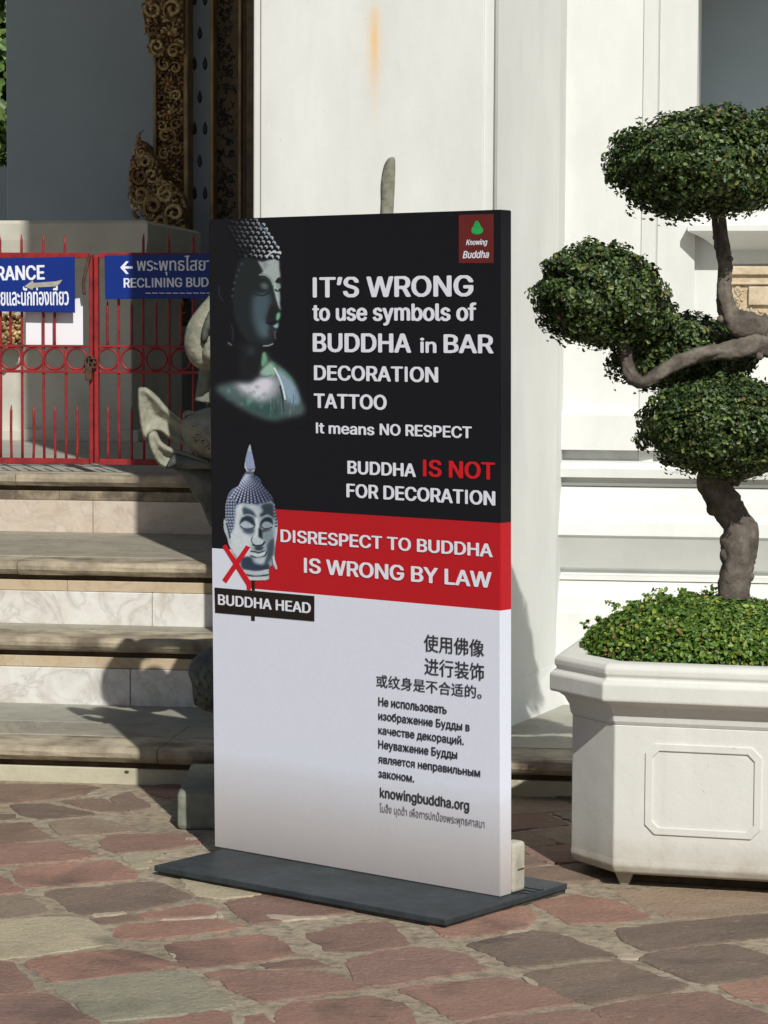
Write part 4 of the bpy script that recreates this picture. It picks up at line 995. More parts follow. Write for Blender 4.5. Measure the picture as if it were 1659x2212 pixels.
A.poly([(668,725),(690,690),(712,720),(728,800),(732,900),(742,975),(722,940),(702,880),(682,800)], (190, 204, 204), 5)
A.poly([(690,690),(712,652),(740,650),(740,710),(712,705)], (30, 36, 38), 4)
A.poly([(690,722),(712,704),(738,712),(738,760),(700,765)], (150, 170, 168), 5)
A.line([(690,770),(712,785),(736,765)], (22, 26, 28), 16, 4)
A.poly([(705,800),(730,790),(735,880),(722,900)], (150, 175, 172), 6, .8)
A.line([(540,645),(600,660),(650,720),(668,790)], (60, 70, 70), 12, 10, .8)
A.line([(530,618),(590,625),(640,665),(665,720)], (150, 168, 166), 12, 4)
A.poly([(455,745),(500,700),(560,680),(620,715),(630,760),(580,790),(500,780)], (36, 44, 44), 8)
A.poly([(540,715),(585,700),(620,735),(600,765),(555,755)], (92, 106, 102), 14)
A.line([(450,760),(510,785),(570,800),(625,775)], (44, 52, 52), 8, 8, .7)
A.line([(480,810),(560,830),(620,800)], (30, 36, 38), 12, 6)
A.poly([(640,930),(690,940),(720,1000),(700,1080),(640,1110),(600,1080),(620,1000)], (36, 36, 42), 14)
A.poly([(702,1015),(736,1000),(732,1055),(700,1080)], (122, 190, 152), 5)
A.line([(600,1100),(650,1115),(700,1085)], (18, 20, 24), 14, 5)
A.poly([(668,1135),(700,1115),(718,1102),(716,1145),(690,1158)], (150, 192, 214), 5)
A.poly([(625,1165),(680,1160),(700,1170),(680,1215),(630,1220)], (54, 50, 60), 10)
A.line([(690,1180),(684,1230),(690,1262)], (104, 104, 112), 8, 4)
A.line([(570,1335),(620,1332),(662,1315)], (158, 162, 164), 12, 4)
A.line([(120,740),(125,820),(160,880)], (46, 46, 60), 14, 10); A.line([(250,1120),(262,1200),(255,1280)], (44, 46, 52), 16, 10); A.line([(215,1305),(245,1325)], (92, 98, 98), 18, 8)
A.poly([(400,1350),(480,1350),(470,1420),(420,1430)], (48, 56, 56), 22)
A.poly([(110,1740),(300,1695),(440,1705),(540,1640),(560,1540),(590,1400),(640,1480),(740,1550),(820,1620),(890,1720),(935,1850),(985,1960),(955,2030),(800,2060),(680,2085),(560,2060),(400,1990),(250,1900),(110,1800)], (84, 104, 106), 26)
A.poly([(340,1880),(500,1900),(650,1880),(740,1950),(720,2060),(560,2040),(420,1980)], (52, 84, 80), 34, .8)
A.poly([(270,1730),(440,1722),(530,1660),(620,1650),(700,1650),(725,1730),(690,1830),(560,1900),(430,1850)], (176, 180, 196), 34)
A.poly([(320,1735),(440,1728),(530,1672),(610,1665),(650,1690),(640,1760),(540,1860),(450,1820)], (222, 220, 236), 20)
A.poly([(560,1565),(650,1500),(695,1580),(665,1640),(540,1625)], (150, 192, 172), 12)
A.poly([(560,1410),(592,1405),(605,1490),(570,1535),(548,1530)], (112, 172, 132), 7)
A.line([(545,1640),(600,1645),(660,1620)], (92, 116, 112), 8, 4)
A.poly([(700,1570),(800,1620),(890,1740),(935,1880),(900,1930),(820,1900),(765,1790)], (140, 170, 192), 16)
A.poly([(640,1480),(740,1550),(820,1620),(880,1700),(850,1690),(760,1610),(670,1530)], (100, 146, 126), 9, .7)
A.line([(680,1560),(730,1660),(765,1760),(788,1870)], (226, 236, 240), 17, 5)
A.line([(738,1740),(760,1850),(772,1990)], (34, 54, 62), 16, 7)
for q in range(30):
    x = A.rs.uniform(640, 930); y = A.rs.uniform(1780, 1960); A.line([(x, y), (x+A.rs.uniform(-8, 12), y+A.rs.uniform(40, 120))], (50, 76, 84) if q % 2 else (150, 176, 190), 7, 5, .35)
for q in range(26):
    x = A.rs.uniform(180, 620); y = A.rs.uniform(1740, 1950); A.poly([(x, y), (x+30, y-10), (x+40, y+20), (x+8, y+26)], (120, 176, 156) if q % 2 else (60, 110, 98), 9, .35)
hair = [(205,90),(320,20),(470,20),(560,110),(640,200),(705,290),(738,400),(738,480),(640,492),(560,460),(470,440),(400,470),(330,470),(270,330),(215,220)]
for j in range(-1, 12):
    for i in range(14):
        x = 215+i*54+(27 if j % 2 else 0)+A.rs.normal(0, 4); y = 60+j*46+(x-400)*.05+A.rs.normal(0, 4)
        if not inside((x, y), hair): continue
        lit = np.clip((x-220)/420, .12, 1)*np.clip(1.25-(y-200)/600*(1.4 if x < 450 else .3), .2, 1)
        if x < 400 and y > 350: lit *= .35
        A.dot(x, y, 27, (18, 20, 24)); c_ = np.array([205, 216, 224])*lit+np.array(BK)*(1-lit)
        A.dot(x+4, y-5, 19, c_); A.dot(x-7, y+7, 17, (16, 18, 22), .97)
A.line([(520,110),(600,180),(660,260),(705,330)], (150, 170, 206), 12, 6, .7)
A.line([(600,440),(660,390),(735,400)], (206, 216, 220), 16, 5)
for x, y, b_ in ((390,430,66),(350,510,60),(320,570,62),(298,632,62),(280,700,66),(265,765,62),(255,835,58)): A.dot(x, y, 15, (b_, b_+4, b_+20), .9, 2)
A.im = A.im*.93+A.im.mean(2, keepdims=True)*.07; A.grain(.06)
fA = lambda px, py: ((px*1.4756-660)*3.1588, (py*1.4756-680)*3.16)
uL = .004; uR = b2((660+1010/3.1588)/1.4756, 1100/1.4756)[0]; vT = BH-.003; vB_ = b2((660+500/3.1588)/1.4756, (680+2150/3.16)/1.4756)[1]
place_art('bronze_head_picture', A, fA, (uL, uR, vB_, vT), (210, 420), .0006)
B = Art(1284, 2212, (150, 163, 178), .28)
sil = [(485,130),(466,180),(450,240),(430,330),(425,380),(446,430),(412,480),(382,540),(355,600),(300,630),(250,680),(222,750),(206,850),(206,950),(186,1000),(194,1100),(226,1190),(255,1290),(300,1380),(340,1450),(390,1520),(404,1560),(440,1600),(440,1668),(560,1676),(700,1664),(704,1560),(712,1530),(742,1500),(752,1520),(792,1552),(800,1530),(775,1440),(778,1300),(800,1150),(806,1050),(792,930),(776,830),(762,780),(740,720),(682,650),(640,600),(612,540),(570,490),(532,470),(546,420),(550,380),(530,300),(518,240),(496,140)]
B.poly([(400,440),(600,440),(800,800),(800,1000),(560,820),(400,800),(300,1150),(180,1000),(200,760),(340,600)], (92, 104, 142), 10)
B.poly([(470,200),(520,260),(545,380),(500,400),(440,380)], (150, 164, 202), 8)
B.poly([(486,130),(505,200),(470,200)], (176, 186, 200), 5); B.line([(430,330),(440,390),(452,425)], (200, 206, 214), 14, 5); B.line([(545,330),(548,390),(535,425)], (120, 124, 142), 14, 5)
B.line([(452,425),(490,440),(535,428)], (212, 214, 220), 12, 4); B.poly([(446,440),(534,440),(540,480),(440,480)], (92, 98, 116), 4)
# bead columns of the hair
def hx(q, r):  # q across 0..1, r down 0..1
    cx_ = 490+(q-.5)*(90+r*470)+r*20; return cx_, 480+r*(250+70*math.sin(q*math.pi))+(q-.5)**2*260*r
for c_ in range(13):
    q = c_/12; lt = np.clip(1.15-q*.8, .28, 1)
    B.line([hx(q+.042, r) for r in (0, .3, .6, 1)], (24, 28, 48), 16, 6, .9)
    B.line([hx(q, r) for r in (0, .3, .6, 1)], np.array([150, 162, 196])*lt+np.array([40, 46, 70])*(1-lt), 15, 8, .9)
    for k in range(11):
        x, y = hx(q, (k+(c_ % 2)*.5)/11); B.dot(x+3, y+12, 9, (40, 46, 76), .75, 2); B.dot(x-3, y-2, 10, np.array([206, 214, 236])*lt+np.array([40, 46, 70])*(1-lt), .9, 2)
for k in range(12):
    for c_ in range(4):
        x = 218+c_*30+(k > 6)*(k-6)*9; y = 740+k*34; B.dot(x+4, y+6, 14, (42, 48, 66), .8, 2); B.dot(x, y-2, 11, (178, 190, 206), .9, 1.5)
# face
B.poly([(330,830),(400,800),(480,815),(560,825),(640,800),(740,785),(770,900),(775,1050),(765,1250),(742,1380),(690,1480),(620,1530),(520,1545),(430,1490),(330,1400),(262,1290),(250,1200),(300,1100),(322,950)], (160, 176, 188), 6)
B.poly([(335,850),(405,805),(415,900),(380,960),(370,1060),(420,1140),(500,1180),(500,1280),(480,1420),(360,1420),(262,1290),(250,1190),(310,1080),(325,950)], (208, 217, 226), 12)
B.poly([(410,850),(480,860),(540,900),(560,990),(500,940),(420,930)], (66, 82, 96), 10)
B.poly([(420,815),(560,828),(600,880),(600,960),(560,930),(520,880)], (184, 198, 204), 9)
B.poly([(620,820),(740,800),(765,900),(760,980),(690,930),(630,960),(600,930),(640,890)], (54, 66, 76), 12)
B.poly([(545,960),(590,980),(600,1060),(585,1150),(590,1240),(540,1260),(520,1230),(550,1100)], (206, 218, 226), 8)


B.line([(362,1030),(395,958),(460,928),(530,948),(562,990)], (196, 208, 216), 10, 8, .8)
B.poly([(372,1042),(392,975),(455,944),(520,966),(550,1040),(540,1062),(480,1015),(430,998),(392,1030)], (44, 54, 68), 7)
B.line([(590,1040),(615,968),(685,940),(748,960)], (176, 188, 198), 10, 8, .8)
B.poly([(600,1075),(618,1000),(680,955),(738,975),(752,1040),(700,1010),(650,1015),(625,1060)], (38, 46, 58), 7)
B.poly([(380,1048),(420,1008),(470,1030),(535,1056),(480,1078),(412,1076)], (178, 192, 206), 7)
B.line([(380,1060),(430,1092),(500,1090),(540,1070)], (30, 34, 46), 11, 6); B.poly([(410,1095),(530,1090),(525,1135),(450,1140)], (62, 72, 88), 12, .85)
B.poly([(622,1050),(665,1015),(742,1040),(735,1070),(660,1075)], (148, 164, 176), 7)
B.line([(618,1068),(670,1090),(742,1072)], (26, 30, 42), 11, 6); B.poly([(620,1100),(740,1090),(700,1120),(640,1130)], (56, 60, 68), 9)
B.poly([(590,1080),(625,1110),(640,1200),(620,1240),(590,1230)], (34, 44, 58), 7)
B.poly([(640,1150),(740,1110),(750,1230),(690,1290),(650,1230)], (130, 148, 158), 16)
B.poly([(510,1200),(545,1185),(600,1190),(645,1225),(640,1265),(580,1275),(520,1262)], (190, 204, 214), 8)
B.line([(515,1190),(508,1230),(530,1265)], (44, 52, 62), 9, 4); B.line([(525,1270),(570,1285),(630,1272),(655,1240)], (30, 36, 48), 18, 6)
B.poly([(545,1295),(640,1290),(625,1330),(560,1335)], (50, 60, 76), 9)
B.line([(500,1345),(550,1352),(590,1362),(660,1340)], (24, 28, 36), 12, 4)
B.poly([(497,1360),(560,1372),(600,1375),(665,1345),(650,1390),(570,1402),(510,1385)], (206, 216, 224), 5)
B.line([(505,1398),(570,1420),(650,1402),(682,1350)], (30, 36, 46), 13, 5)
B.poly([(550,1425),(660,1415),(650,1470),(590,1482)], (188, 202, 212), 10)
B.poly([(690,1270),(765,1200),(755,1380),(690,1485),(650,1500),(680,1400)], (70, 84, 98), 12)
B.poly([(400,1420),(500,1410),(540,1480),(640,1500),(700,1480),(704,1560),(560,1570),(420,1550),(390,1500)], (52, 66, 86), 12)
B.poly([(420,1555),(560,1575),(700,1550),(700,1600),(560,1612),(450,1600)], (188, 200, 208), 5)
B.line([(450,1612),(560,1632),(700,1612)], (38, 50, 64), 14, 4); B.poly([(470,1640),(690,1635),(700,1664),(560,1676),(480,1668)], (200, 208, 212), 5)
B.poly([(186,1000),(210,985),(240,1040),(260,1130),(275,1260),(226,1190),(196,1100)], (176, 190, 202), 5); B.line([(225,1030),(245,1100),(262,1190)], (60, 70, 88), 18, 6)
B.poly([(780,1060),(806,1050),(800,1150),(775,1300),(770,1200)], (196, 200, 216), 5); B.poly([(745,1420),(762,1400),(778,1450),(800,1530),(790,1552),(752,1520)], (206, 210, 222), 4); B.line([(742,1430),(748,1490),(775,1535)], (50, 50, 66), 9, 4)
for k in range(7): B.dot(770+k*3, 830+k*38, 13, (30, 36, 44)); B.dot(766+k*3, 824+k*38, 9, (140, 150, 160))
B.grain(.08)
mk = prast(B.shape, [(p[0]*B.k, p[1]*B.k) for p in smooth_closed(sil, 4)])
fB = lambda px, py: ((px*1.4756-660)*3.5667, (py*1.4756-1380)*3.568)
iB = lambda x, y: ((660+x/3.5667)/1.4756, (1380+y/3.568)/1.4756)
ua = b2(*iB(170, 1000))[0]; ub = b2(*iB(815, 1000))[0]; va = b2(*iB(500, 1700))[1]; vb = b2(*iB(490, 115))[1]
place_art('carved_head_picture', B, fB, (ua, ub, va, vb), (170, 400), .0010, mk)
poly_print('red_cross', iB, [(178, 1290), (215, 1268), (500, 1690), (498, 1790), (455, 1778), (452, 1730)], .0017, M['letter_red'])
poly_print('red_cross', iB, [(448, 1278), (495, 1300), (222, 1706), (178, 1668)], .0019, M['letter_red'])
# steel base plate, front lip, bracket
plate = empty('base_plate', parent=stand)
px_, ext, e2_, pd_ = .3125, 1.0856, .0425, .5842
bm = bmesh.new(); add_box(bm, BW+e2_-ext, BW+e2_, -px_, -px_+pd_, .012, .030, .003); bm_obj('top_plate', bm, M['baseplate'], plate)
bm = bmesh.new(); add_box(bm, BW+e2_-ext+.008, BW+e2_-.006, -px_+.010, -px_+pd_, .0, .0115, .002); bm_obj('under_plate', bm, M['plate_edge'], plate)
for k in range(3): box('groove_strip', BW-.02+.000, BW+e2_-.004, BT+.03+k*.03, BT+.045+k*.03, .030, .0335, M['baseplate'], plate, .001)
bk = box('bracket', BW-.012-.03, BW-.012+.018, BT-.0, BT+.062, .031, .175, M['bracket'], stand, .012, 3)
box('bracket_slot', BW+.005, BW+.0075, BT+.02, BT+.05, .095, .099, M['groove'], bk, .0)

# ------------------------------------------------------------------ planter
PTH = math.radians(14); PP = np.array([.730, 7.2166, 0])
planter = empty('octagonal_planter', tuple(PP), -PTH); tag(planter, 'white painted octagonal concrete planter holding the topiary tree', 'planter')
def octo(sx0, sx1, y0, dep, ch): return [(sx0, y0), (sx1, y0), (sx1+ch, y0+ch), (sx1+ch, y0+dep-ch), (sx1, y0+dep), (sx0, y0+dep), (sx0-ch, y0+dep-ch), (sx0-ch, y0+ch)]
def oo(o): k = .414*o; return octo(-.045+o-k-(o-0)+0, .465, 0, .65, .15) if False else octo(-.045-k+0, .465+k, -.055-o, .80+2*o, .15+.586*o)
def loft(name, levels, m, par, smooth=False, cap0=True, cap1=True):
    V = []; Fc = []
    for o, z in levels: V += [(p[0], p[1], z) for p in oo(o)]
    for k in range(len(levels)-1):
        for i in range(8): Fc.append((k*8+i, k*8+(i+1) % 8, (k+1)*8+(i+1) % 8, (k+1)*8+i))
    if cap0: Fc.append(tuple(range(8))[::-1])
    if cap1: Fc.append(tuple(range((len(levels)-1)*8, len(levels)*8)))
    o_ = mesh_obj(name, V, Fc, m, par)
    md = o_.modifiers.new('edge', 'BEVEL'); md.width = .004; md.segments = 2; md.limit_method = 'ANGLE'; md.angle_limit = .4
    return o_
loft('body', [(-.022, .040), (-.006, .048), (.002, .068), (.0, .088), (.0, .482)], M['planter'], planter)
loft('rim', [(.0, .482), (.006, .492), (.010, .515), (.024, .540), (.045, .554), (.062, .556), (.065, .562), (.065, .606), (.060, .613), (.048, .618), (.046, .626), (.052, .634), (.052, .650), (.044, .662), (.030, .666), (.0, .666), (-.03, .664), (-.035, .60)], M['planter'], planter, cap0=False)
box('gap_shade_block', -.03, .45, .045, .62, .0, .042, M['groove'], planter, .004)  # added dark block, its colour stands in for shade under the planter
for sx, sy in ((-.02, .0), (.44, .0), (.44, .66), (-.02, .66)):
    bm = bmesh.new(); prism(bm, [(sx-.012, sy), (sx+.012, sy), (sx+.014, sy+.03), (sx-.014, sy+.03)], .0, .045, .003, [(sx-.030, sy-.012), (sx+.030, sy-.012), (sx+.030, sy+.06), (sx-.030, sy+.06)]); bm_obj('foot', bm, M['planter'], planter)
def pdp(x, y, d=-.055):
    n_ = np.array([math.sin(PTH), math.cos(PTH), 0]); a_ = np.array([math.cos(PTH), -math.sin(PTH), 0])
    p = onp(x, y, PP+n_*d, n_); return float((p-PP)@a_), float(p[2])
def frame_poly(x0, x1, z0, z1, c_, notch=False):
    if notch: return [(x0+c_, z0), (x1-c_, z0), (x1-c_*.6, z0+c_*.6), (x1, z0+c_), (x1, z1-c_), (x1-c_*.6, z1-c_*.6), (x1-c_, z1), (x0+c_, z1), (x0+c_*.6, z1-c_*.6), (x0, z1-c_), (x0, z0+c_), (x0+c_*.6, z0+c_*.6)]
    return [(x0+c_, z0), (x1-c_, z0), (x1, z0+c_), (x1, z1-c_), (x1-c_, z1), (x0+c_, z1), (x0, z1-c_), (x0, z0+c_)]
def frame_moulding(x0, x1, z0, z1, wd, c_, y):
    outer = frame_poly(x0, x1, z0, z1, c_); inn = frame_poly(x0+wd, x1-wd, z0+wd, z1-wd, c_*.7); n = 8
    V = []; Fc = []
    for P_, yy in ((outer, y+.002), (outer, y-.0055), (inn, y-.0055), (inn, y+.002)):
        V += [(p[0], yy, p[1]) for p in P_]
    for k in range(3):
        for i in range(n): Fc.append((k*n+i, k*n+(i+1) % n, (k+1)*n+(i+1) % n, (k+1)*n+i))
    o_ = mesh_obj('panel_moulding', V, Fc, M['planter'], planter); md = o_.modifiers.new('edge', 'BEVEL'); md.width = .002; md.segments = 2; md.limit_method = 'ANGLE'
xa, zt2 = pdp(*c8(630, 1548)); xb_, _ = pdp(*c8(1097, 1700)); zb2 = pdp(*c8(860, 1918))[1]; zt2 = pdp(*c8(860, 1550))[1]
frame_moulding(xa, xb_, zb2, zt2, .021, .028, -.055)

# ------------------------------------------------------------------ foliage
def leaves(name, pts, nrm, size, m, parent, tilt=.8, world=True, asp=.66):
    """pts, nrm: (n,3). each leaf: 2 quads folded on the midrib"""
    n = len(pts); nrm = nrm+rng.normal(0, tilt, (n, 3))*.6; nrm /= np.linalg.norm(nrm, axis=1)[:, None]
    r = rng.normal(0, 1, (n, 3)); a = np.cross(nrm, r); a /= np.linalg.norm(a, axis=1)[:, None]; b = np.cross(nrm, a)
    sz = size*rng.uniform(.5, 1.45, n)[:, None]; f = nrm*sz*.16
    prof = [(a*0-.5*a*sz, 0), ]
    v0 = pts-a*sz*.5; v1 = pts-a*sz*.15+b*sz*asp*.5+f; v2 = pts+a*sz*.25+b*sz*asp*.42+f; v3 = pts+a*sz*.55
    v4 = pts+a*sz*.25-b*sz*asp*.42+f; v5 = pts-a*sz*.15-b*sz*asp*.5+f
    V = np.stack([v0, v1, v2, v3, v4, v5], 1).reshape(-1, 3); base = np.arange(n)[:, None]*6
    Fq = np.concatenate([base+np.array([[0, 3, 2, 1]]), base+np.array([[0, 5, 4, 3]])], 0)
    return mesh_obj_fast(name, V, Fq, m, parent)
def mesh_obj_fast(name, V, Q, m, parent):
    me = bpy.data.meshes.new(name); me.vertices.add(len(V)); me.vertices.foreach_set('co', V.astype(np.float32).ravel())
    k = Q.shape[1]; me.loops.add(Q.size); me.loops.foreach_set('vertex_index', Q.astype(np.int32).ravel())
    me.polygons.add(len(Q)); me.polygons.foreach_set('loop_start', np.arange(0, Q.size, k, dtype=np.int32)); me.update(calc_edges=True); me.validate()
    me.materials.append(m); o = bpy.data.objects.new(name, me); C.objects.link(o)
    if parent: o.parent = parent
    return o
def bumpy(dirs, seed, amp):
    rs = np.random.default_rng(seed); r = np.ones(len(dirs))
    for k in range(14):
        q = rs.normal(0, 1, 3); q /= np.linalg.norm(q); fr = rs.uniform(2, 7); r += amp/3.2*np.sin(fr*(dirs@q)*2.2+rs.uniform(0, 6.28))
    return r
def crown(parent, c, rad, n, size, m, seed, low=.8, amp=.10, name='crown', shell=(.80, 1.045), tw=10, coreS=.83):
    """low: squash of the underside"""
    rs = np.random.default_rng(seed); c = np.array(c); rad = np.array(rad)
    d = rs.normal(0, 1, (n, 3)); d /= np.linalg.norm(d, axis=1)[:, None]
    r = bumpy(d, seed, amp)*(rs.uniform(shell[0]**3, shell[1]**3, n)**(1/3)); p = d*rad*r[:, None]
    p[:, 2] = np.where(p[:, 2] < 0, p[:, 2]*low, p[:, 2])
    # ragged skirt: some leaves hang lower
    h = (d[:, 2] < -.25) & (rs.random(n) < .16); p[h, 2] -= rs.uniform(0, .035, h.sum())*(size/.018)**.5
    # stray shoots that escaped the shears, in little tufts
    nt_ = 60; td = rs.normal(0, 1, (nt_, 3)); td /= np.linalg.norm(td, axis=1)[:, None]; ti = rs.integers(0, nt_, n); g_ = rs.random(n) < .045
    tl = rs.uniform(1.03, 1.13, nt_); q_ = td[ti]*rad*(rs.uniform(.95, 1., n)*tl[ti])[:, None]+rs.normal(0, size*.55, (n, 3)); q_[:, 2] = np.where(q_[:, 2] < 0, q_[:, 2]*low, q_[:, 2]); p[g_] = q_[g_]
    nn = d/rad; nn /= np.linalg.norm(nn, axis=1)[:, None]
    o = leaves(name, c+p, nn, size, m, parent)
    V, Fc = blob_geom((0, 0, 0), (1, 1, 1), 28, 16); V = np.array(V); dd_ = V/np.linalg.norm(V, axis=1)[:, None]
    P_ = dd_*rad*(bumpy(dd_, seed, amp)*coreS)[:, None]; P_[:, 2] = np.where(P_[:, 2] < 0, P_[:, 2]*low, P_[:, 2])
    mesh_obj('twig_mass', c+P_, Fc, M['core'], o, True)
    mb = MB()
    for k in range(tw):
        dv = rs.normal(0, 1, 3); dv[2] = abs(dv[2])*.9+.2; dv /= np.linalg.norm(dv); q0 = c+dv*rad*.85; q1 = c+dv*rad*rs.uniform(1.04, 1.13)+rs.normal(0, .006, 3)
        mb.add(*tube_geom([q0, (q0+q1)/2+rs.normal(0, .004, 3), q1], [.0018, .0014, .0007], 4))
    if tw: mb.build('twigs', M['twig'], o)
    return o
TD_ = 7.5
tree = empty('topiary_tree', tuple(ony(1590, 1300, TD_))); tag(tree, 'cloud-pruned topiary tree with twisting grey trunk growing from the white planter', 'tree')
tloc = np.array(tree.location)
def tp(x, y, dz=0.): return ony(x, y, TD_+dz)-tloc
K = TD_/F
def limb(name, pts, rads, seg=22, rough=.07):
    P_ = [tp(*p) for p in pts]; L = smooth_line([np.append(p, r) for p, r in zip(P_, rads)], 7)
    V, Fc = tube_geom([q[:3] for q in L], [q[3]*K for q in L], seg)
    V = np.array(V); ph = rng.uniform(0, 6.28, 6); cen = np.repeat(np.array([q[:3] for q in L]), seg, 0); rr_v = V-cen
    kk = np.repeat(np.arange(len(L)), seg); an = np.tile(np.arange(seg)/seg*6.283, len(L))
    lump = 1+.09*np.sin(kk*.55+ph[0]+1.5*np.sin(an+ph[1]))+.08*np.sin(3*an+kk*.35+ph[2])+.05*np.sin(5*an-kk*.5+ph[3])
    V = cen+rr_v*np.where(np.isfinite(lump), lump, 1)[:, None]+rng.normal(0, .0016, V.shape)
    return mesh_obj(name, V, Fc, M['bark'], tree, True)
trunk = limb('trunk', [(1592, 1360, 0), (1590, 1300, 0), (1588, 1240, 0), (1598, 1190, -.01), (1597, 1140, 0), (1566, 1092, 0), (1546, 1045, .01), (1570, 1010, .02), (1640, 985, .03), (1720, 930, .04), (1745, 860, .04), (1735, 790, .03), (1690, 735, .02), (1640, 708, .0)],
             [46, 36, 33, 39, 37, 33, 38, 42, 34, 32, 31, 30, 30, 30])
limb('limb', [(1690, 745, 0), (1640, 742, -.01), (1580, 757, -.02), (1520, 764, -.03), (1465, 782, -.04), (1420, 812, -.04), (1385, 826, -.04), (1360, 806, -.03), (1350, 760, -.02), (1335, 700, -.0), (1310, 640, 0)],
     [29, 26, 20, 17, 15.5, 14.5, 14, 14, 13, 11, 8])
limb('limb', [(1650, 715, 0), (1605, 700, -.01), (1575, 680, -.01), (1566, 630, -.01), (1565, 570, -.01), (1556, 500, 0), (1545, 430, 0), (1530, 350, 0)], [30, 29, 23, 16, 15, 16, 13, 8])
def cc_(x, y, dz=0.): return tp(x, y, dz)
mb = MB()
for x, y, r in ((1568, 1200, 14), (1622, 1165, 11), (1540, 1098, 14), (1577, 560, 6), (1574, 640, 7), (1558, 590, 5), (1500, 770, 9), (1640, 768, 9), (1620, 1245, 9), (1556, 690, 8), (1420, 800, 7)):
    c_ = tp(x, y, -.02); mb.add(*blob_geom(c_, (r*K*1.1, .016, r*K*1.2), 9, 6, .15))
mb.build('pruning_knots', M['bark'], tree, True)
crown(tree, cc_(1530, 356, -.11), (196*K, .25, 109*K), 23000, .0142, M['leaf'], 11, .93, tw=16)
crown(tree, cc_(1295, 636, -.03), (132*K, .165, 104*K), 12500, .0138, M['leaf'], 12, 1.0, tw=22)
crown(tree, cc_(1400, 690, .03), (62*K, .07, 48*K), 1600, .0165, M['leaf'], 15, 1.0, tw=6)
crown(tree, cc_(1476, 764, .16), (158*K, .15, 84*K), 11000, .0145, M['leaf'], 13, 1.0, tw=4)
crown(tree, cc_(1568, 924, -.12), (176*K, .22, 102*K), 19000, .0132, M['leaf'], 14, .95, tw=4, amp=.06)
# ground cover in the planter
rs = np.random.default_rng(21); n = 21000
a = rs.uniform(0, 2*math.pi, n); q = np.sqrt(rs.random(n)); 
ccx, ccy = .21, .345
def mound_z(u, v): return .655+.155*np.clip(1-(u*u+v*v), 0, 1)**.62
u = q*np.cos(a); v = q*np.sin(a); X = ccx+u*.425; Y = ccy+v*.365; Z = mound_z(u, v)+rs.uniform(-.02, .012, n)
P_ = np.stack([X, Y, Z], 1); N_ = np.stack([u*.6, v*.8, np.ones(n)*.7], 1); N_ /= np.linalg.norm(N_, axis=1)[:, None]
edge = q > .93; P_[edge, 2] -= rs.uniform(0, .012, edge.sum())
# stray sprigs on the left shoulder
m_ = 900; u2 = rs.uniform(-.95, -.05, m_); v2 = rs.uniform(-.2, .6, m_); cl = rs.integers(0, 26, m_); cu = rs.uniform(-.98, .0, 26); cv = rs.uniform(-.1, .6, 26); hh = rs.uniform(.01, .05, 26)
t__ = rs.random(m_); X2 = ccx+(cu[cl])*.425+rs.normal(0, .008, m_)-t__*.02; Y2 = ccy+cv[cl]*.365+rs.normal(0, .008, m_); Z2 = mound_z(cu[cl], cv[cl])+t__*hh[cl]
P_ = np.concatenate([P_, np.stack([X2, Y2, Z2], 1)]); N_ = np.concatenate([N_, np.tile([[0, -.5, .8]], (m_, 1))])
gc = leaves('ground_cover', P_, N_, .0140, M['leaf_green'], None, 1.0); gc.location = tuple(PP); gc.rotation_euler = (0, 0, -PTH)
tag(gc, 'bright green low ground cover filling the white planter', 'ground cover', kind='stuff')
V = []; Fc = []; nr, ns = 9, 40
for i in range(nr+1):
    for k in range(ns):
        q_ = i/nr*.97; u_, v_ = q_*math.cos(2*math.pi*k/ns), q_*math.sin(2*math.pi*k/ns); V.append((ccx+u_*.425, ccy+v_*.365, float(mound_z(u_, v_))-.022-(.03 if i == nr else 0)))
for i in range(nr):
    for k in range(ns): Fc.append((i*ns+k, (i+1)*ns+k, (i+1)*ns+(k+1) % ns, i*ns+(k+1) % ns))
mesh_obj('soil_mound', V, Fc, M['core'], gc, True)
# tree beyond the hall's left corner
bt = empty('garden_tree', (-6.6, 33.0, 0)); tag(bt, 'leafy green tree beyond the far left corner of the hall', 'tree')
tube('trunk', smooth_line([(0, 0, 0), (.05, .1, 1.5), (-.05, .0, 3.0), (.1, .1, 4.5)], 4), .14, M['bark'], bt, 10)
for k, (x, y, z, r) in enumerate(((.0, .0, 5.6, 1.9), (1.2, -.5, 4.6, 1.3), (-1.5, .2, 4.6, 1.5), (1.3, .2, 6.4, 1.2), (.6, -.6, 3.4, 1.2))):
    crown(bt, (x, y, z), (r, r*.9, r*.8), 3600, .15, M['leaf_tree'], 40+k, .9, .16, shell=(.6, 1.08), tw=0, coreS=.6)

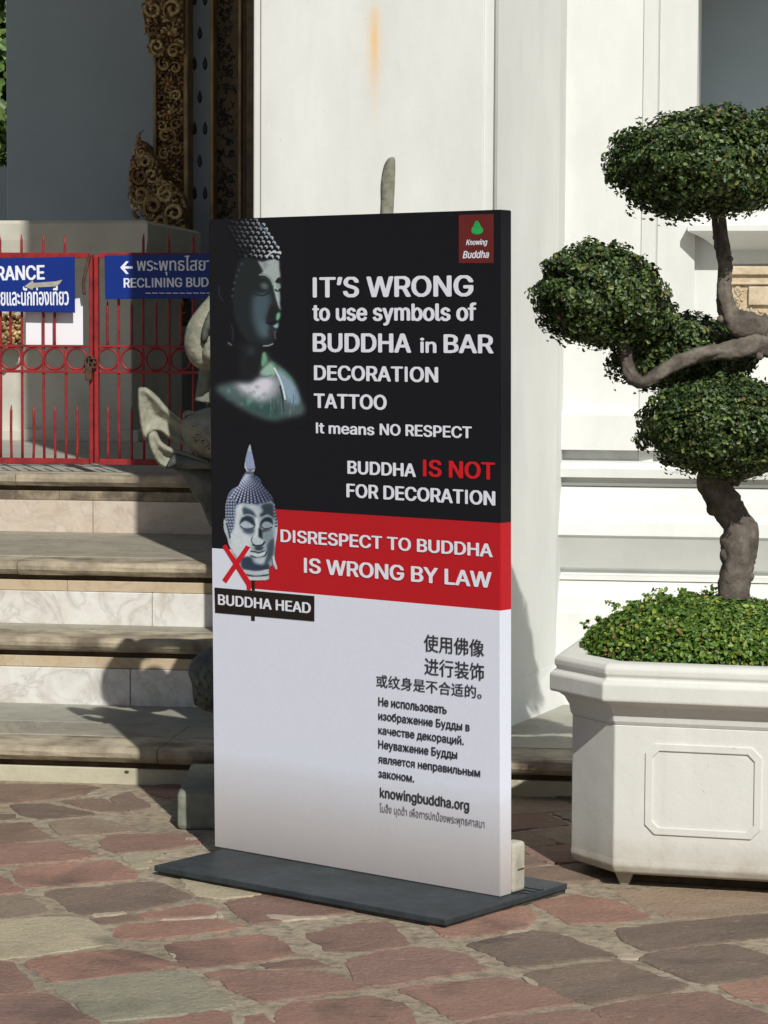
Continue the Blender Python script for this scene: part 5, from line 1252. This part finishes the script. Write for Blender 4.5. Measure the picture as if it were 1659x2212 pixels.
# ------------------------------------------------------------------ stone guardian behind the board
SD = 8.2
st = empty('stone_guardian', (-.22, SD, 0)); tag(st, 'weathered grey stone guardian statue mostly hidden behind the poster board, spear tip above it', 'statue')
sl_ = np.array([-.22, SD, 0])
def sp_(x, y, dz=0.): return ony(x, y, SD+dz)-sl_
def puff(name, pts, m, th=.05, dz=0., par=None, n=4, rings=7, back=.5, rough=.0012, w=None, dish=0., cell=.0065):
    """closed outline given in photo points on the statue's plane -> solid with rounded edges and an optionally hollowed face"""
    L = np.array(smooth_closed([sp_(p[0], p[1], dz) for p in pts], n)); P2 = L[:, (0, 2)]; y0 = L[0, 1]; w = w or th*1.1
    lo = P2.min(0); hi = P2.max(0); nx = int((hi[0]-lo[0])/cell)+2; nz = int((hi[1]-lo[1])/cell)+2
    A_ = P2; B_ = np.roll(P2, -1, 0)
    gx_, gz_ = np.meshgrid(lo[0]+(np.arange(nx+1)-.5)*cell, lo[1]+(np.arange(nz+1)-.5)*cell); G = np.stack([gx_.ravel(), gz_.ravel()], 1)
    def nearest(Q):
        best = np.full(len(Q), 1e9); out = Q.copy()
        for a, b in zip(A_, B_):
            d = b-a; t = np.clip(((Q-a)@d)/(d@d+1e-12), 0, 1)[:, None]; c = a+t*d; dist = np.hypot(*(Q-c).T); k = dist < best; best[k] = dist[k]; out[k] = c[k]
        return best, out
    dist, near = nearest(G); ins = np.array([inside(q, P2) for q in G])
    idx = np.arange(len(G)).reshape(nz+1, nx+1); Q = np.stack([idx[:-1, :-1], idx[:-1, 1:], idx[1:, 1:], idx[1:, :-1]], -1).reshape(-1, 4)
    keep = ins[Q].sum(1) >= 2; Q = Q[keep]
    used = np.unique(Q); cnt = {}
    for q in Q:
        for i in range(4): e = (min(q[i], q[(i+1) % 4]), max(q[i], q[(i+1) % 4])); cnt[e] = cnt.get(e, 0)+1
    bd_ = {v for e, c in cnt.items() if c == 1 for v in e}
    rm = np.full(len(G), -1); rm[used] = np.arange(len(used)); Gp = G.copy(); Dd = np.where(ins, dist, 0)
    for v in bd_: Gp[v] = near[v]; Dd[v] = 0
    U_2 = Gp[used]; D_ = Dd[used]; k = np.clip(D_/w, 0, 1); h = np.sqrt(1-(1-k)**2); dm = max(D_.max(), 1e-4)
    wob = rng.normal(0, rough, len(used))
    front = y0-th*h+dish*np.clip((D_-w*.5)/dm, 0, 1)**.8+wob*(D_ > 0); bk_ = y0+th*back*h; N = len(used)
    V = np.concatenate([np.stack([U_2[:, 0], front, U_2[:, 1]], 1), np.stack([U_2[:, 0], bk_, U_2[:, 1]], 1)])
    isb = np.array([v in bd_ for v in used]); rb = np.arange(N)+N; rb[isb] = np.arange(N)[isb]
    Fc = [tuple(rm[q]) for q in Q]+[tuple(rb[rm[q]][::-1]) for q in Q]
    return mesh_obj(name, V, Fc, m, par or st, True)
# plinth, block
pl0 = onz(382, 1793)
box('plinth_block', pl0[0]-sl_[0], .45, pl0[1]-SD-.0, pl0[1]-SD+.55, 0, .125, M['statue'], st, .015, 2)
0 and box('plinth_block', pl0[0]-sl_[0]+.03, .42, pl0[1]-SD+.03, pl0[1]-SD+.52, .125, .20, M['statue'], st, .02, 2)
# robe column
mb = MB(); V = []; Fc = []; nz, na = 26, 48
for i in range(nz+1):
    z = .124+1.33*i/nz; R0 = .30-.09*(i/nz)+.03*math.sin(i/nz*7)
    for k in range(na):
        a_ = 2*math.pi*k/na; r_ = R0*(1+.06*math.sin(9*a_+i*.1)); V.append((.02+r_*math.cos(a_), .12+r_*.7*math.sin(a_), z))
for i in range(nz):
    for k in range(na): Fc.append((i*na+k, i*na+(k+1) % na, (i+1)*na+(k+1) % na, (i+1)*na+k))
Fc.append(tuple(range(nz*na, nz*na+na)))
mesh_obj('robe', V, Fc, M['statue'], st, True)
V, Fc = blob_geom((.02, .1, 1.42), (.25, .17, .22), 24, 14); mesh_obj('shoulders', V, Fc, M['statue'], st, True)
# the head: placed where its shadow falls on the second riser
def unshadow(x, y, d=.93, Yp=SD+.08):
    s, z = bd(*c3(x, y), d); p = B0+ba*s+bn*d+np.array([0, 0, z]); t_ = (Yp-p[1])/TRAV[1]; return p+TRAV*t_-sl_
hc = unshadow(812, 1415)
V, Fc = blob_geom(tuple(hc), (.085, .10, .12), 20, 12); head = mesh_obj('head', V, Fc, M['statue'], st, True)
mb = MB(); mb.add(*blob_geom((hc[0], hc[1]-.10, hc[2]-.02), (.016, .025, .022), 8, 6))
for s_ in (-1, 1): mb.add(*blob_geom((hc[0]+s_*.033, hc[1]-.088, hc[2]+.015), (.016, .012, .009), 8, 6)); mb.add(*blob_geom((hc[0]+s_*.086, hc[1], hc[2]-.01), (.012, .022, .035), 8, 6))
mb.add(*tube_geom([(hc[0]-.03, hc[1]-.092, hc[2]-.055), (hc[0], hc[1]-.1, hc[2]-.06), (hc[0]+.03, hc[1]-.092, hc[2]-.055)], .006, 6)); mb.build('face', M['statue'], head, True)
sc = [unshadow(x, y) for x, y in ((668, 1470), (678, 1400), (700, 1280), (740, 1170), (800, 1128), (880, 1112), (960, 1112), (1060, 1135), (1150, 1180))]
V, Fc = tube_geom(smooth_line(sc, 5), .030, 10); V = np.array(V); mesh_obj('floating_scarf', V, Fc, M['statue'], st, True)
tube('spear_shaft', [sp_(828, 520, .1), sp_(835, 1700, .1)], .02, M['statue'], st, 10)
puff('spear_tip', [(820, 520), (822, 440), (822, 400), (828, 362), (838, 343), (850, 339), (854, 350), (853, 400), (850, 460), (849, 520)], M['statue_l'], .022, .1, rings=5, back=1)
# shell-like scroll
def pA(L): return [cA(*p) for p in L]
disc = puff('curled_sleeve', pA([(360,60),(312,130),(240,210),(170,300),(120,400),(103,510),(110,590),(145,680),(200,740),(260,768),(330,772),(430,740),(520,640),(540,480),(500,280),(430,120)]), M['statue_l'], .06, -.02, dish=.02)
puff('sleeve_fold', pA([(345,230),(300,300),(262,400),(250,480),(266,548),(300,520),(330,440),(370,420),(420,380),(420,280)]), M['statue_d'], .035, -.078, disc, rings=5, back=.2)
puff('sleeve_lip', pA([(275,545),(300,520),(340,500),(420,520),(440,620),(360,700),(300,690),(262,640)]), M['statue_l'], .03, -.075, disc, rings=5, back=.2)
def p2(L): return [c2(*p) for p in L]
puff('petal_sleeve', p2([(912,1218),(940,1212),(975,1218),(1040,1270),(1110,1350),(1195,1425),(1300,1520),(1380,1640),(1300,1640),(1235,1600),(1130,1560),(1050,1505),(1000,1520),(968,1568),(945,1540),(925,1450),(912,1330)]), M['statue_l'], .03, .0, w=.02, dish=.055)
puff('petal_sleeve', p2([(980,1520),(1008,1500),(1038,1508),(1070,1570),(1130,1610),(1240,1640),(1385,1700),(1480,1760),(1385,1752),(1240,1752),(1160,1742),(1095,1748),(1040,1712),(1000,1640),(982,1580)]), M['statue_l'], .03, -.05, w=.02, dish=.05)
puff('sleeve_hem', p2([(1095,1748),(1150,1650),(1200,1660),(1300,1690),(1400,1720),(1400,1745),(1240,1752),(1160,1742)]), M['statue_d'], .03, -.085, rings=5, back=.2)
belly = puff('patterned_belly', p2([(1200,1440),(1230,1400),(1300,1370),(1385,1345),(1500,1340),(1560,1450),(1540,1620),(1450,1710),(1385,1700),(1300,1660),(1235,1600),(1200,1520)]), M['statue_l'], .10, -.02)
puff('buckle_knob', p2([(1205,1400),(1215,1375),(1245,1365),(1285,1375),(1290,1395),(1240,1410),(1215,1440)]), M['statue_l'], .04, -.03, rings=5)
mb = MB()
for cx, cy, r in ((1285, 1470, 26), (1310, 1530, 30), (1345, 1570, 30), (1350, 1500, 24), (1275, 1560, 18), (1385, 1620, 26)):
    dpt = -.02-.10*math.sqrt(max(.05, 1-((cx-1380)/200)**2-((cy-1530)/200)**2))+.004
    pts = [sp_(*c2(cx+r*(1-t_/16)*math.cos(t_*.75), cy+r*(1-t_/16)*math.sin(t_*.75)), dpt) for t_ in range(14)]
    mb.add(*tube_geom(pts, .0045, 5))
mb.build('carved_swirls', M['statue_l'], belly, True)
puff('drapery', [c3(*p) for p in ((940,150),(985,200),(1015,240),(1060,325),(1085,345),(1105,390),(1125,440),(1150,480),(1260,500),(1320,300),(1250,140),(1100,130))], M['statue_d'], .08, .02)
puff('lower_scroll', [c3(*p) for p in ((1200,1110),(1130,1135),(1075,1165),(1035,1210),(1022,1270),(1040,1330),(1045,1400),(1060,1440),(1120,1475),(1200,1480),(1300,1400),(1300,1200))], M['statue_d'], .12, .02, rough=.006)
